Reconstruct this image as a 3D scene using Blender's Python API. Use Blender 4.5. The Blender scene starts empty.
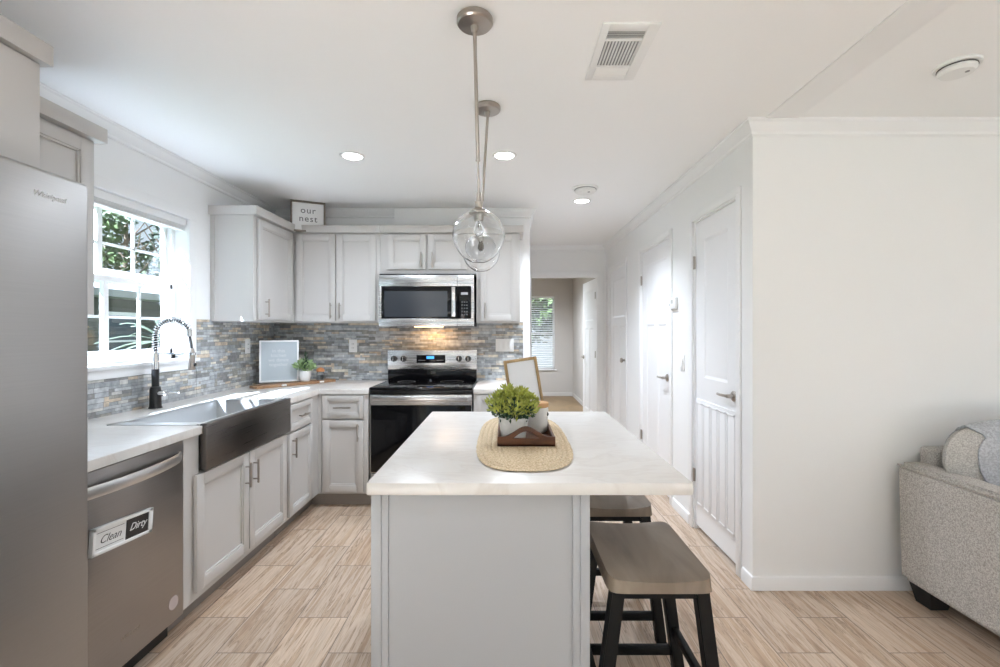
import bpy, bmesh, math, random
from mathutils import Vector, Matrix
PI = math.pi
random.seed(7)
SC = bpy.context.scene
COL = SC.collection

# ---------------------------------------------------------------- camera
cam_d = bpy.data.cameras.new('camera'); cam = bpy.data.objects.new('camera', cam_d); COL.objects.link(cam)
cam.location = (0, 0, 1.36); cam.rotation_euler = (PI/2, 0, 0)
cam_d.lens = 468*36/1000; cam_d.sensor_width = 36; cam_d.sensor_fit = 'HORIZONTAL'
cam_d.shift_x = -0.006; cam_d.shift_y = -0.0025
cam_d.clip_start = 0.02; cam_d.clip_end = 200
SC.camera = cam

# ---------------------------------------------------------------- world, sun, exposure
W = bpy.data.worlds.new('sky'); SC.world = W; W.use_nodes = True
wn = W.node_tree.nodes; wl = W.node_tree.links
bg = wn['Background']
tc = wn.new('ShaderNodeTexCoord'); sp = wn.new('ShaderNodeSeparateXYZ'); rp = wn.new('ShaderNodeValToRGB')
wl.new(tc.outputs['Generated'], sp.inputs[0]); wl.new(sp.outputs['Z'], rp.inputs[0]); wl.new(rp.outputs[0], bg.inputs['Color'])
rp.color_ramp.elements[0].position = 0.0; rp.color_ramp.elements[0].color = (0.82, 0.93, 1.0, 1)
rp.color_ramp.elements[1].position = 0.6; rp.color_ramp.elements[1].color = (0.45, 0.68, 1.0, 1)
bg.inputs['Strength'].default_value = 0.47
sun_d = bpy.data.lights.new('sun', 'SUN'); sun_d.energy = 30.0; sun_d.angle = math.radians(0.6); sun_d.color = (0.73, 0.89, 1.11)
sun = bpy.data.objects.new('sun', sun_d); COL.objects.link(sun)
sun.rotation_euler = Vector((1.0, 1.1, -1.6)).to_track_quat('-Z', 'Y').to_euler()
sun.location = (-6, -4, 8)
def area_light(name, loc, rot, sx, sy, energy, color=(1, 1, 1), spread=180):
    d = bpy.data.lights.new(name, 'AREA'); d.shape = 'RECTANGLE'; d.size = sx; d.size_y = sy
    d.energy = energy; d.color = color; d.spread = math.radians(spread)
    o = bpy.data.objects.new(name, d); COL.objects.link(o); o.location = loc; o.rotation_euler = rot
    return o
# sky portals in the openings: they add no light, they only guide the sampling of the sky
def portal(name, loc, rot, sx, sy):
    o = area_light(name, loc, rot, sx, sy, 1); o.data.cycles.is_portal = True
portal('sky_portal', (1.4, -4.25, 1.2), (PI/2, 0, 0), 6.0, 2.3)
portal('sky_portal', (5.05, -1.0, 1.45), (0, PI/2, 0), 1.6, 3.6)
portal('sky_portal', (-2.27, -2.05, 1.2), (0, -PI/2, 0), 2.2, 2.3)
portal('sky_portal', (-2.27, 2.59, 1.64), (0, -PI/2, 0), 0.92, 1.03)
portal('sky_portal', (0.46, 9.90, 1.32), (-PI/2, 0, 0), 1.12, 1.53)
SC.view_settings.view_transform = 'Standard'; SC.view_settings.look = 'None'
SC.view_settings.gamma = 1.0; SC.view_settings.use_curve_mapping = False
SC.view_settings.exposure = 1.04
SC.cycles.max_bounces = 10; SC.cycles.diffuse_bounces = 6; SC.cycles.glossy_bounces = 4
SC.cycles.transmission_bounces = 8; SC.cycles.transparent_max_bounces = 12
SC.cycles.sample_clamp_indirect = 6.0; SC.cycles.caustics_reflective = False; SC.cycles.caustics_refractive = False
SC.cycles.use_denoising = True

# ---------------------------------------------------------------- materials
MATS = {}
def mat(name, col, rough=0.5, metal=0.0, bump=0.0, bscale=50.0, var=0.0, vscale=6.0, emit=0.0, aniso=0.0, spec=None, coat=0.0):
    if name in MATS: return MATS[name]
    m = bpy.data.materials.new(name); m.use_nodes = True; MATS[name] = m
    n = m.node_tree.nodes; l = m.node_tree.links; b = n['Principled BSDF']
    b.inputs['Base Color'].default_value = (*col, 1); b.inputs['Roughness'].default_value = rough; b.inputs['Metallic'].default_value = metal
    if spec is not None: b.inputs['Specular IOR Level'].default_value = spec
    if coat: b.inputs['Coat Weight'].default_value = coat; b.inputs['Coat Roughness'].default_value = 0.05
    if emit: b.inputs['Emission Color'].default_value = (*col, 1); b.inputs['Emission Strength'].default_value = emit
    t = n.new('ShaderNodeTexCoord')
    if var > 0:
        nz = n.new('ShaderNodeTexNoise'); nz.inputs['Scale'].default_value = vscale; nz.inputs['Detail'].default_value = 4
        l.new(t.outputs['Object'], nz.inputs['Vector'])
        mx = n.new('ShaderNodeMix'); mx.data_type = 'RGBA'; l.new(nz.outputs[0], mx.inputs['Factor'])
        mx.inputs[6].default_value = tuple(max(0, c*(1-var)) for c in col) + (1,); mx.inputs[7].default_value = tuple(min(1, c*(1+var)) for c in col) + (1,)
        l.new(mx.outputs[2], b.inputs['Base Color'])
    if bump > 0:
        nz = n.new('ShaderNodeTexNoise'); nz.inputs['Scale'].default_value = bscale; nz.inputs['Detail'].default_value = 3
        l.new(t.outputs['Object'], nz.inputs['Vector'])
        bp = n.new('ShaderNodeBump'); bp.inputs['Strength'].default_value = bump; bp.inputs['Distance'].default_value = 0.004
        l.new(nz.outputs[0], bp.inputs['Height']); l.new(bp.outputs[0], b.inputs['Normal'])
    return m

def nt(name):
    m = bpy.data.materials.new(name); m.use_nodes = True; MATS[name] = m
    return m, m.node_tree.nodes, m.node_tree.links, m.node_tree.nodes['Principled BSDF']
def ramp(n, stops):
    r = n.new('ShaderNodeValToRGB'); e = r.color_ramp.elements
    e[0].position, e[0].color = stops[0][0], (*stops[0][1], 1); e[1].position, e[1].color = stops[-1][0], (*stops[-1][1], 1)
    for p, c in stops[1:-1]:
        k = e.new(p); k.color = (*c, 1)
    return r
def mapping(n, l, src, scale=(1, 1, 1), loc=(0, 0, 0), rot=(0, 0, 0)):
    m = n.new('ShaderNodeMapping'); m.inputs['Scale'].default_value = scale; m.inputs['Location'].default_value = loc; m.inputs['Rotation'].default_value = rot
    l.new(src, m.inputs['Vector']); return m.outputs[0]
def math_node(n, l, op, a, b=None):
    q = n.new('ShaderNodeMath'); q.operation = op
    for i, v in enumerate((a, b)):
        if v is None: continue
        if isinstance(v, (int, float)): q.inputs[i].default_value = v
        else: l.new(v, q.inputs[i])
    return q.outputs[0]
def mixc(n, l, f, a, b, mode='MIX'):
    q = n.new('ShaderNodeMix'); q.data_type = 'RGBA'; q.blend_type = mode
    for i, v in ((0, f), (6, a), (7, b)):
        if isinstance(v, (int, float)): q.inputs[i].default_value = v
        elif isinstance(v, tuple): q.inputs[i].default_value = (*v, 1)
        else: l.new(v, q.inputs[i])
    return q.outputs[2]

def floor_material():
    m, n, l, b = nt('vein_tile_floor')
    t = n.new('ShaderNodeTexCoord').outputs['Object']
    s = n.new('ShaderNodeSeparateXYZ'); l.new(t, s.inputs[0])
    c = n.new('ShaderNodeCombineXYZ'); l.new(s.outputs['Y'], c.inputs['X']); l.new(s.outputs['X'], c.inputs['Y'])
    v = mapping(n, l, c.outputs[0], loc=(-1.977 + 0.245 + 0.49*20, 1.225 + 0.237*40, 0))
    def brick(mort):
        k = n.new('ShaderNodeTexBrick'); l.new(v, k.inputs['Vector']); k.inputs['Scale'].default_value = 1.0
        k.inputs['Brick Width'].default_value = 0.49; k.inputs['Row Height'].default_value = 0.237; k.inputs['Mortar Size'].default_value = mort
        k.inputs['Color1'].default_value = (0, 0, 0, 1); k.inputs['Color2'].default_value = (1, 1, 1, 1); k.inputs['Bias'].default_value = 0
        k.inputs['Mortar Smooth'].default_value = 0.2; k.offset = 0.5; return k
    k = brick(0.0022); k2 = brick(0.0)
    off = n.new('ShaderNodeVectorMath'); off.operation = 'SCALE'; l.new(k2.outputs['Color'], off.inputs[0]); off.inputs['Scale'].default_value = 23.0
    add = n.new('ShaderNodeVectorMath'); add.operation = 'ADD'; l.new(t, add.inputs[0]); l.new(off.outputs[0], add.inputs[1])
    gv = mapping(n, l, add.outputs[0], scale=(20, 1.15, 1))
    wv = n.new('ShaderNodeTexNoise'); wv.inputs['Scale'].default_value = 1.6; wv.inputs['Detail'].default_value = 6; wv.inputs['Roughness'].default_value = 0.55; wv.inputs['Distortion'].default_value = 0.55
    l.new(gv, wv.inputs['Vector'])
    r = ramp(n, [(0.25, (0.33, 0.23, 0.16)), (0.38, (0.56, 0.42, 0.31)), (0.445, (0.64, 0.51, 0.39)), (0.465, (0.36, 0.27, 0.20)), (0.485, (0.65, 0.52, 0.41)), (0.56, (0.74, 0.64, 0.54)), (0.60, (0.60, 0.47, 0.36)), (0.64, (0.72, 0.62, 0.52)), (0.78, (0.60, 0.48, 0.37))])
    l.new(wv.outputs[0], r.inputs[0])
    fv = mapping(n, l, add.outputs[0], scale=(90, 5, 1))
    fn = n.new('ShaderNodeTexNoise'); fn.inputs['Scale'].default_value = 1.0; fn.inputs['Detail'].default_value = 5; l.new(fv, fn.inputs['Vector'])
    fr = ramp(n, [(0.3, (0.74, 0.72, 0.7)), (0.55, (1, 1, 1))]); l.new(fn.outputs[0], fr.inputs[0])
    c1 = mixc(n, l, 0.6, r.outputs[0], fr.outputs[0], 'MULTIPLY')
    tone = ramp(n, [(0.0, (0.78, 0.73, 0.69)), (1.0, (0.92, 0.85, 0.78))]); l.new(k2.outputs['Color'], tone.inputs[0])
    c2 = mixc(n, l, 1.0, c1, tone.outputs[0], 'MULTIPLY')
    c3 = mixc(n, l, k.outputs['Fac'], c2, (0.20, 0.15, 0.12))
    l.new(c3, b.inputs['Base Color']); b.inputs['Roughness'].default_value = 0.42
    bp = n.new('ShaderNodeBump'); bp.inputs['Strength'].default_value = 0.35; bp.inputs['Distance'].default_value = 0.002; bp.invert = True
    l.new(k.outputs['Fac'], bp.inputs['Height']); l.new(bp.outputs[0], b.inputs['Normal'])
    return m

def stone_material(name, horiz):
    """stacked slate mosaic; horiz is the axis that runs along the wall"""
    m, n, l, b = nt(name)
    t = n.new('ShaderNodeTexCoord').outputs['Object']
    s = n.new('ShaderNodeSeparateXYZ'); l.new(t, s.inputs[0])
    c = n.new('ShaderNodeCombineXYZ'); l.new(s.outputs[horiz], c.inputs['X']); l.new(s.outputs['Z'], c.inputs['Y'])
    v = mapping(n, l, c.outputs[0], loc=(20.03, 10.01, 0))
    def brick(w, h, mort, offs, fr):
        k = n.new('ShaderNodeTexBrick'); l.new(v, k.inputs['Vector']); k.inputs['Scale'].default_value = 1
        k.inputs['Brick Width'].default_value = w; k.inputs['Row Height'].default_value = h; k.inputs['Mortar Size'].default_value = mort
        k.inputs['Color1'].default_value = (0, 0, 0, 1); k.inputs['Color2'].default_value = (1, 1, 1, 1)
        k.offset = offs; k.offset_frequency = fr; k.squash = 0.6; k.squash_frequency = 3; return k
    big = brick(0.31, 0.053, 0.0, 0.41, 2)
    sel = math_node(n, l, 'GREATER_THAN', big.outputs['Color'], 0.45)
    kA, kA2 = brick(0.155, 0.0265, 0.0010, 0.37, 2), brick(0.155, 0.0265, 0.0, 0.37, 2)
    kB, kB2 = brick(0.115, 0.01767, 0.0009, 0.61, 2), brick(0.115, 0.01767, 0.0, 0.61, 2)
    KC = mixc(n, l, sel, kA2.outputs['Color'], kB2.outputs['Color']); KF = mixc(n, l, sel, kA.outputs['Fac'], kB.outputs['Fac'])
    r = ramp(n, [(0.0, (0.26, 0.26, 0.26)), (0.14, (0.36, 0.38, 0.40)), (0.32, (0.50, 0.52, 0.54)), (0.46, (0.33, 0.32, 0.29)), (0.56, (0.58, 0.57, 0.55)), (0.66, (0.44, 0.46, 0.49)), (0.76, (0.60, 0.50, 0.39)), (0.85, (0.68, 0.63, 0.54)), (0.93, (0.52, 0.54, 0.56))])
    r.color_ramp.interpolation = 'CONSTANT'
    l.new(KC, r.inputs[0])
    nz = n.new('ShaderNodeTexNoise'); nz.inputs['Scale'].default_value = 26; nz.inputs['Detail'].default_value = 6; l.new(t, nz.inputs['Vector'])
    nr = ramp(n, [(0.3, (0.66, 0.66, 0.66)), (0.7, (1.25, 1.24, 1.2))]); l.new(nz.outputs[0], nr.inputs[0])
    cc = mixc(n, l, 1.0, r.outputs[0], nr.outputs[0], 'MULTIPLY')
    c3 = mixc(n, l, KF, cc, (0.20, 0.20, 0.19))
    l.new(c3, b.inputs['Base Color']); b.inputs['Roughness'].default_value = 0.42
    h = math_node(n, l, 'ADD', math_node(n, l, 'MULTIPLY', KC, 0.8), math_node(n, l, 'MULTIPLY', nz.outputs[0], 0.5))
    h2 = math_node(n, l, 'SUBTRACT', h, KF)
    bp = n.new('ShaderNodeBump'); bp.inputs['Strength'].default_value = 0.7; bp.inputs['Distance'].default_value = 0.005
    l.new(h2, bp.inputs['Height']); l.new(bp.outputs[0], b.inputs['Normal'])
    return m

def counter_material():
    m, n, l, b = nt('veined_white_laminate')
    t = n.new('ShaderNodeTexCoord').outputs['Object']
    v = mapping(n, l, t, scale=(1.1, 3.0, 1.0), rot=(0, 0, 0.5))
    nz = n.new('ShaderNodeTexNoise'); nz.inputs['Scale'].default_value = 2.6; nz.inputs['Detail'].default_value = 8; nz.inputs['Distortion'].default_value = 1.4; l.new(v, nz.inputs['Vector'])
    r = ramp(n, [(0.32, (0.62, 0.585, 0.55)), (0.46, (0.68, 0.65, 0.615)), (0.5, (0.63, 0.595, 0.56)), (0.56, (0.69, 0.665, 0.635)), (0.8, (0.65, 0.615, 0.58))]); l.new(nz.outputs[0], r.inputs[0])
    l.new(r.outputs[0], b.inputs['Base Color']); b.inputs['Roughness'].default_value = 0.3
    return m

def brushed_material(name, col, rough=0.3, axis='Z', streak=0.18):
    m, n, l, b = nt(name)
    t = n.new('ShaderNodeTexCoord').outputs['Object']
    sc = {'Z': (3, 3, 260), 'X': (260, 3, 3), 'Y': (3, 260, 3)}[axis]
    v = mapping(n, l, t, scale=sc)
    nz = n.new('ShaderNodeTexNoise'); nz.inputs['Scale'].default_value = 1; nz.inputs['Detail'].default_value = 4; l.new(v, nz.inputs['Vector'])
    l.new(mixc(n, l, nz.outputs[0], tuple(c*(1-streak) for c in col), tuple(min(1, c*(1+streak)) for c in col)), b.inputs['Base Color'])
    rr = math_node(n, l, 'ADD', math_node(n, l, 'MULTIPLY', nz.outputs[0], 0.16), rough - 0.08); l.new(rr, b.inputs['Roughness'])
    b.inputs['Metallic'].default_value = 1.0
    return m

def wood_material(name, dark, light, scale=(2, 30, 30), rough=0.5):
    m, n, l, b = nt(name)
    t = n.new('ShaderNodeTexCoord').outputs['Object']
    v = mapping(n, l, t, scale=scale)
    nz = n.new('ShaderNodeTexNoise'); nz.inputs['Scale'].default_value = 1; nz.inputs['Detail'].default_value = 6; nz.inputs['Distortion'].default_value = 0.6; l.new(v, nz.inputs['Vector'])
    r = ramp(n, [(0.3, dark), (0.7, light)]); l.new(nz.outputs[0], r.inputs[0]); l.new(r.outputs[0], b.inputs['Base Color']); b.inputs['Roughness'].default_value = rough
    return m

def fabric_material(name, c0, c1, scale=220, bump=0.6):
    m, n, l, b = nt(name)
    t = n.new('ShaderNodeTexCoord').outputs['Object']
    nz = n.new('ShaderNodeTexNoise'); nz.inputs['Scale'].default_value = scale; nz.inputs['Detail'].default_value = 3; nz.inputs['Roughness'].default_value = 0.7; l.new(t, nz.inputs['Vector'])
    r = ramp(n, [(0.38, c0), (0.62, c1)]); l.new(nz.outputs[0], r.inputs[0]); l.new(r.outputs[0], b.inputs['Base Color']); b.inputs['Roughness'].default_value = 0.95
    b.inputs['Specular IOR Level'].default_value = 0.15
    bp = n.new('ShaderNodeBump'); bp.inputs['Strength'].default_value = bump; bp.inputs['Distance'].default_value = 0.004; l.new(nz.outputs[0], bp.inputs['Height']); l.new(bp.outputs[0], b.inputs['Normal'])
    return m

def glass_material(name='clear_glass', col=(1, 1, 1), rough=0.0, thin=False):
    m, n, l, b = nt(name)
    b.inputs['Base Color'].default_value = (*col, 1); b.inputs['Transmission Weight'].default_value = 1.0; b.inputs['Roughness'].default_value = rough; b.inputs['IOR'].default_value = 1.45
    if thin:   # a flat pane: a clear sheet with a Fresnel reflection
        for x in list(n):
            if x.type == 'BSDF_PRINCIPLED': n.remove(x)
        tr = n.new('ShaderNodeBsdfTransparent'); gl = n.new('ShaderNodeBsdfGlossy'); gl.inputs['Roughness'].default_value = 0.0
        ms = n.new('ShaderNodeMixShader'); ms.inputs[0].default_value = 0.07
        l.new(tr.outputs[0], ms.inputs[1]); l.new(gl.outputs[0], ms.inputs[2]); l.new(ms.outputs[0], n['Material Output'].inputs[0])
    return m

M_WALL = mat('wall_paint', (0.86, 0.86, 0.855), 0.7, bump=0.05, bscale=120)
M_CEIL = mat('ceiling_paint', (0.93, 0.93, 0.93), 0.85, bump=0.12, bscale=90)
M_TRIM = mat('white_trim_paint', (0.87, 0.87, 0.87), 0.4)
M_DOORW = mat('white_door_paint', (0.86, 0.86, 0.87), 0.38)
M_BED = mat('bedroom_paint', (0.50, 0.465, 0.43), 0.8)
M_BEDF = wood_material('bedroom_floor', (0.17, 0.11, 0.055), (0.25, 0.165, 0.085), (4, 1.5, 1))
M_FLOOR = floor_material()
M_STONE_L = stone_material('slate_mosaic_left', 'Y')
M_STONE_B = stone_material('slate_mosaic_back', 'X')
M_COUNTER = counter_material()
M_CAB = mat('cabinet_paint', (0.56, 0.54, 0.52), 0.42)
M_ISL = mat('island_paint', (0.385, 0.39, 0.40), 0.45)
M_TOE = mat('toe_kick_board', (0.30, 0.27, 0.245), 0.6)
M_STEEL = brushed_material('brushed_steel', (0.43, 0.42, 0.41), 0.40, 'Z', 0.07)
M_STEELH = brushed_material('range_steel', (0.62, 0.615, 0.61), 0.26, 'Z', 0.08)
M_DWSTEEL = brushed_material('dishwasher_steel', (0.35, 0.33, 0.315), 0.34, 'Z', 0.10)
M_SINK = brushed_material('sink_steel', (0.66, 0.66, 0.655), 0.42, 'Y', 0.04); M_SINK.node_tree.nodes['Principled BSDF'].inputs['Metallic'].default_value = 0.72
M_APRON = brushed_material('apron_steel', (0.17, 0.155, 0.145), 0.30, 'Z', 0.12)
M_NICKEL = mat('brushed_nickel', (0.44, 0.40, 0.36), 0.30, 1.0)
M_CHROME = mat('chrome', (0.78, 0.78, 0.78), 0.12, 1.0)
M_BLACKGL = mat('black_glass', (0.004, 0.004, 0.005), 0.06, spec=0.3)
M_BLACK = mat('black_enamel', (0.012, 0.012, 0.013), 0.3)
M_BLACKM = mat('matte_black', (0.018, 0.017, 0.017), 0.55)
M_BLKCHAR = mat('stool_black_paint', (0.006, 0.006, 0.006), 0.5, spec=0.25)
M_WHITEPL = mat('white_plastic', (0.82, 0.82, 0.81), 0.35)
M_OFFW = mat('off_white_print', (0.78, 0.78, 0.77), 0.6)
M_SLOT = mat('dark_slot', (0.08, 0.08, 0.08), 0.6)
M_GREYVENT = mat('vent_shadow_grey', (0.30, 0.30, 0.31), 0.7)
M_GLASS = glass_material()
M_PANE = glass_material('window_glass', thin=True)
M_TANWOOD = wood_material('pale_oak', (0.30, 0.19, 0.08), (0.50, 0.35, 0.18), (30, 30, 3), 0.5)
M_TRAY = wood_material('walnut_stain', (0.055, 0.018, 0.006), (0.14, 0.048, 0.018), (6, 40, 40), 0.4)
M_BOARD = wood_material('serving_board_wood', (0.20, 0.10, 0.05), (0.42, 0.25, 0.13), (4, 20, 20), 0.5)
M_SEAT = wood_material('weathered_grey_wood', (0.15, 0.108, 0.075), (0.27, 0.215, 0.16), (9, 2.0, 5), 0.45)
M_SIGNFR = mat('weathered_sign_frame', (0.17, 0.145, 0.115), 0.7)
M_SOFA = fabric_material('sofa_tweed', (0.34, 0.315, 0.29), (0.62, 0.59, 0.555), 170)
M_CUSH = fabric_material('cushion_tweed', (0.38, 0.36, 0.335), (0.62, 0.595, 0.565), 170)
M_PATCH = fabric_material('cushion_patch_fabric', (0.36, 0.37, 0.39), (0.52, 0.53, 0.56), 110)
M_CERAM = mat('whitewashed_ceramic', (0.66, 0.64, 0.61), 0.7, bump=0.5, bscale=60, var=0.14, vscale=22)
M_CERAMS = mat('white_ceramic', (0.78, 0.77, 0.76), 0.4, var=0.05, vscale=30)
M_CORK = mat('cork_lid', (0.52, 0.30, 0.14), 0.7, var=0.2, vscale=60)
M_COPPER = mat('copper_lid', (0.55, 0.24, 0.10), 0.45, var=0.2, vscale=40)
M_LEAF = mat('yellow_green_leaf', (0.40, 0.43, 0.09), 0.55, var=0.5, vscale=30)
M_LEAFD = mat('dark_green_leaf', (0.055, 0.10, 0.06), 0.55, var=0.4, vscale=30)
M_LEAFP = mat('pale_green_leaf', (0.28, 0.40, 0.18), 0.5, var=0.3, vscale=30)
M_FELT = mat('grey_felt_board', (0.52, 0.57, 0.60), 0.9)
M_BLIND = mat('blind_slat', (0.80, 0.80, 0.79), 0.5)
M_LAMP = mat('led_lens', (1.0, 0.98, 0.96), 0.5, emit=9.0)
M_WARM = mat('warm_lamp_lens', (1.0, 0.62, 0.32), 0.5, emit=5.0)
M_LCD = mat('blue_display', (0.05, 0.30, 0.9), 0.3, emit=0.9)
M_BARK = mat('tree_bark', (0.16, 0.11, 0.075), 0.9, bump=0.8, bscale=20, var=0.3, vscale=8)
M_TREE = mat('tree_leaves', (0.055, 0.085, 0.02), 0.6, var=0.5, vscale=3)
M_TREED = mat('dark_tree_leaves', (0.03, 0.05, 0.025), 0.6, var=0.5, vscale=3)
M_SIDING = mat('house_siding', (0.10, 0.10, 0.085), 0.8, var=0.15, vscale=2)
M_ROOF = mat('pale_roof', (0.34, 0.34, 0.33), 0.7)
M_GRASS = mat('lawn', (0.07, 0.10, 0.04), 0.9, var=0.4, vscale=3)
def mat_jute():
    m, n, l, b = nt('jute_braid')
    t = n.new('ShaderNodeTexCoord').outputs['Object']
    nz = n.new('ShaderNodeTexNoise'); nz.inputs['Scale'].default_value = 140; nz.inputs['Detail'].default_value = 3; l.new(t, nz.inputs['Vector'])
    r = ramp(n, [(0.3, (0.40, 0.29, 0.17)), (0.65, (0.68, 0.55, 0.38))]); l.new(nz.outputs[0], r.inputs[0]); l.new(r.outputs[0], b.inputs['Base Color']); b.inputs['Roughness'].default_value = 0.95
    bp = n.new('ShaderNodeBump'); bp.inputs['Strength'].default_value = 0.8; bp.inputs['Distance'].default_value = 0.003; l.new(nz.outputs[0], bp.inputs['Height']); l.new(bp.outputs[0], b.inputs['Normal'])
    return m
M_JUTE = mat_jute()

# ---------------------------------------------------------------- mesh helpers
class MB:
    """collects shapes; .build() links them as ONE mesh object"""
    def __init__(s, frame=None): s.bm = bmesh.new(); s.F = frame; s.smooth = False
    def _add(s, tmp, M=None):
        if M is not None: bmesh.ops.transform(tmp, matrix=M, verts=tmp.verts)
        if s.F is not None: bmesh.ops.transform(tmp, matrix=s.F, verts=tmp.verts)
        bmesh.ops.recalc_face_normals(tmp, faces=tmp.faces)
        me = bpy.data.meshes.new('t'); tmp.to_mesh(me); tmp.free(); s.bm.from_mesh(me); bpy.data.meshes.remove(me)
        return s
    def box(s, x0, x1, y0, y1, z0, z1, bev=0.0, seg=2, M=None):
        t = bmesh.new(); bmesh.ops.create_cube(t, size=1)
        for v in t.verts: v.co = Vector(((x0+x1)/2 + v.co.x*abs(x1-x0), (y0+y1)/2 + v.co.y*abs(y1-y0), (z0+z1)/2 + v.co.z*abs(z1-z0)))
        if bev > 0: bmesh.ops.bevel(t, geom=t.edges[:], offset=min(bev, 0.49*min(abs(x1-x0), abs(y1-y0), abs(z1-z0))), segments=seg, affect='EDGES', profile=0.5)
        return s._add(t, M)
    def prism(s, pts, z0, z1, M=None, bev=0.0):
        """polygon in xy raised along z"""
        t = bmesh.new(); vs = [t.verts.new((p[0], p[1], z0)) for p in pts]; f = t.faces.new(vs)
        r = bmesh.ops.extrude_face_region(t, geom=[f])
        for v in r['geom']:
            if isinstance(v, bmesh.types.BMVert): v.co.z = z1
        if bev > 0:
            es = [e for e in t.edges if all(abs(v.co.z - z1) < 1e-6 for v in e.verts)]
            bmesh.ops.bevel(t, geom=es, offset=bev, segments=3, affect='EDGES', profile=0.5)
        return s._add(t, M)
    def lathe(s, prof, c=(0, 0, 0), n=32, M=None, axis='Z', closed=False):
        t = bmesh.new(); rings = []
        for r, z in prof:
            if r < 1e-6: rings.append([t.verts.new((0, 0, z))])
            else: rings.append([t.verts.new((r*math.cos(2*PI*i/n), r*math.sin(2*PI*i/n), z)) for i in range(n)])
        pr = list(zip(rings, rings[1:])) + ([(rings[-1], rings[0])] if closed else [])
        for a, b in pr:
            if len(a) == 1 and len(b) == 1: continue
            for i in range(n):
                j = (i+1) % n
                if len(a) == 1: t.faces.new((a[0], b[i], b[j]))
                elif len(b) == 1: t.faces.new((a[i], a[j], b[0]))
                else: t.faces.new((a[i], a[j], b[j], b[i]))
        R = Matrix.Identity(4)
        if axis == 'X': R = Matrix.Rotation(PI/2, 4, 'Y')
        if axis == 'Y': R = Matrix.Rotation(-PI/2, 4, 'X')
        T = Matrix.Translation(c) @ R
        return s._add(t, (M @ T) if M is not None else T)
    def cyl(s, c, r, h, n=24, axis='Z', r2=None, M=None):
        r2 = r if r2 is None else r2
        return s.lathe([(0, 0), (r, 0), (r2, h), (0, h)], c, n, M, axis)
    def tube(s, pts, r, n=10, M=None):
        pts = [Vector(p) for p in pts]; rs = r if isinstance(r, (list, tuple)) else [r]*len(pts)
        t = bmesh.new(); rings = []; up = None
        for i, p in enumerate(pts):
            d = (pts[min(i+1, len(pts)-1)] - pts[max(i-1, 0)]).normalized()
            if up is None:
                up = Vector((0, 0, 1)) if abs(d.z) < 0.9 else Vector((1, 0, 0))
            a = d.cross(up).normalized(); b = a.cross(d).normalized(); up = b
            rings.append([t.verts.new(p + (a*math.cos(2*PI*k/n) + b*math.sin(2*PI*k/n))*rs[i]) for k in range(n)])
        for A, B in zip(rings, rings[1:]):
            for k in range(n): t.faces.new((A[k], A[(k+1) % n], B[(k+1) % n], B[k]))
        t.faces.new(rings[0]); t.faces.new(rings[-1])
        return s._add(t, M)
    def beam(s, p0, p1, w, d, xdir=(1, 0, 0)):
        """square bar whose ends are cut level (for splayed legs): w along x, d along y"""
        p0 = Vector(p0); p1 = Vector(p1); t = bmesh.new(); R = []
        for p in (p0, p1):
            R.append([t.verts.new((p.x+a*w/2, p.y+b*d/2, p.z)) for a, b in ((-1, -1), (1, -1), (1, 1), (-1, 1))])
        for k in range(4): t.faces.new((R[0][k], R[0][(k+1) % 4], R[1][(k+1) % 4], R[1][k]))
        t.faces.new(R[0]); t.faces.new(R[1])
        bmesh.ops.bevel(t, geom=t.edges[:], offset=0.003, segments=2, affect='EDGES')
        return s._add(t)
    def ball(s, c, rx, ry, rz, n=24, M=None):
        t = bmesh.new(); bmesh.ops.create_uvsphere(t, u_segments=n, v_segments=n//2, radius=1)
        for v in t.verts: v.co = Vector((c[0]+v.co.x*rx, c[1]+v.co.y*ry, c[2]+v.co.z*rz))
        return s._add(t, M)
    def build(s, name, m, parent=None, smooth=None, loc=None):
        o = bpy.data.objects.new(name, bpy.data.meshes.new(name))
        root = parent
        base = Vector((0, 0, 0))
        p = parent
        while p is not None:
            base += p.location; p = p.parent
        if parent is None and loc is not None: base = Vector(loc); o.location = loc
        bmesh.ops.translate(s.bm, vec=-base, verts=s.bm.verts)
        s.bm.to_mesh(o.data); s.bm.free()
        o.data.materials.append(m)
        if smooth is None or smooth > 0:
            o.data.shade_smooth() if hasattr(o.data, 'shade_smooth') else None
            o.data.set_sharp_from_angle(angle=math.radians(smooth or 35))
        COL.objects.link(o)
        if parent is not None: o.parent = parent
        return o

def thing(name, label, cat, loc, group=None):
    o = bpy.data.objects.new(name, None); COL.objects.link(o); o.location = loc; o.empty_display_size = 0.1
    o['label'] = label; o['category'] = cat
    if group: o['group'] = group
    return o
def tag(o, label, cat, group=None, kind=None):
    o['label'] = label; o['category'] = cat
    if group: o['group'] = group
    if kind: o['kind'] = kind
    return o
def struct(o, label=None):
    o['kind'] = 'structure'
    if label: o['label'] = label
    return o
def sroot(name, loc=(0, 0, 0)):
    o = bpy.data.objects.new(name, None); COL.objects.link(o); o.location = loc; o['kind'] = 'structure'; return o
def copy_tree(o, parent=None):
    c = o.copy(); COL.objects.link(c)
    if parent is not None: c.parent = parent
    for ch in [x for x in o.children]: copy_tree(ch, c)
    return c
def FR(origin, facing):
    """local frame x = along the face to the viewer's right, y = outward, z = up"""
    ux, out = {'S': ((1, 0, 0), (0, -1, 0)), 'E': ((0, 1, 0), (1, 0, 0)), 'W': ((0, -1, 0), (-1, 0, 0)), 'D': ((1, 0, 0), (0, 0, -1))}[facing]
    u = Vector(ux); n = Vector(out); z = Vector((0, 0, 1)) if facing != 'D' else Vector((0, 1, 0))
    M = Matrix.Identity(4)
    for i in range(3): M[i][0] = u[i]; M[i][1] = n[i]; M[i][2] = z[i]; M[i][3] = origin[i]
    return M
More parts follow.
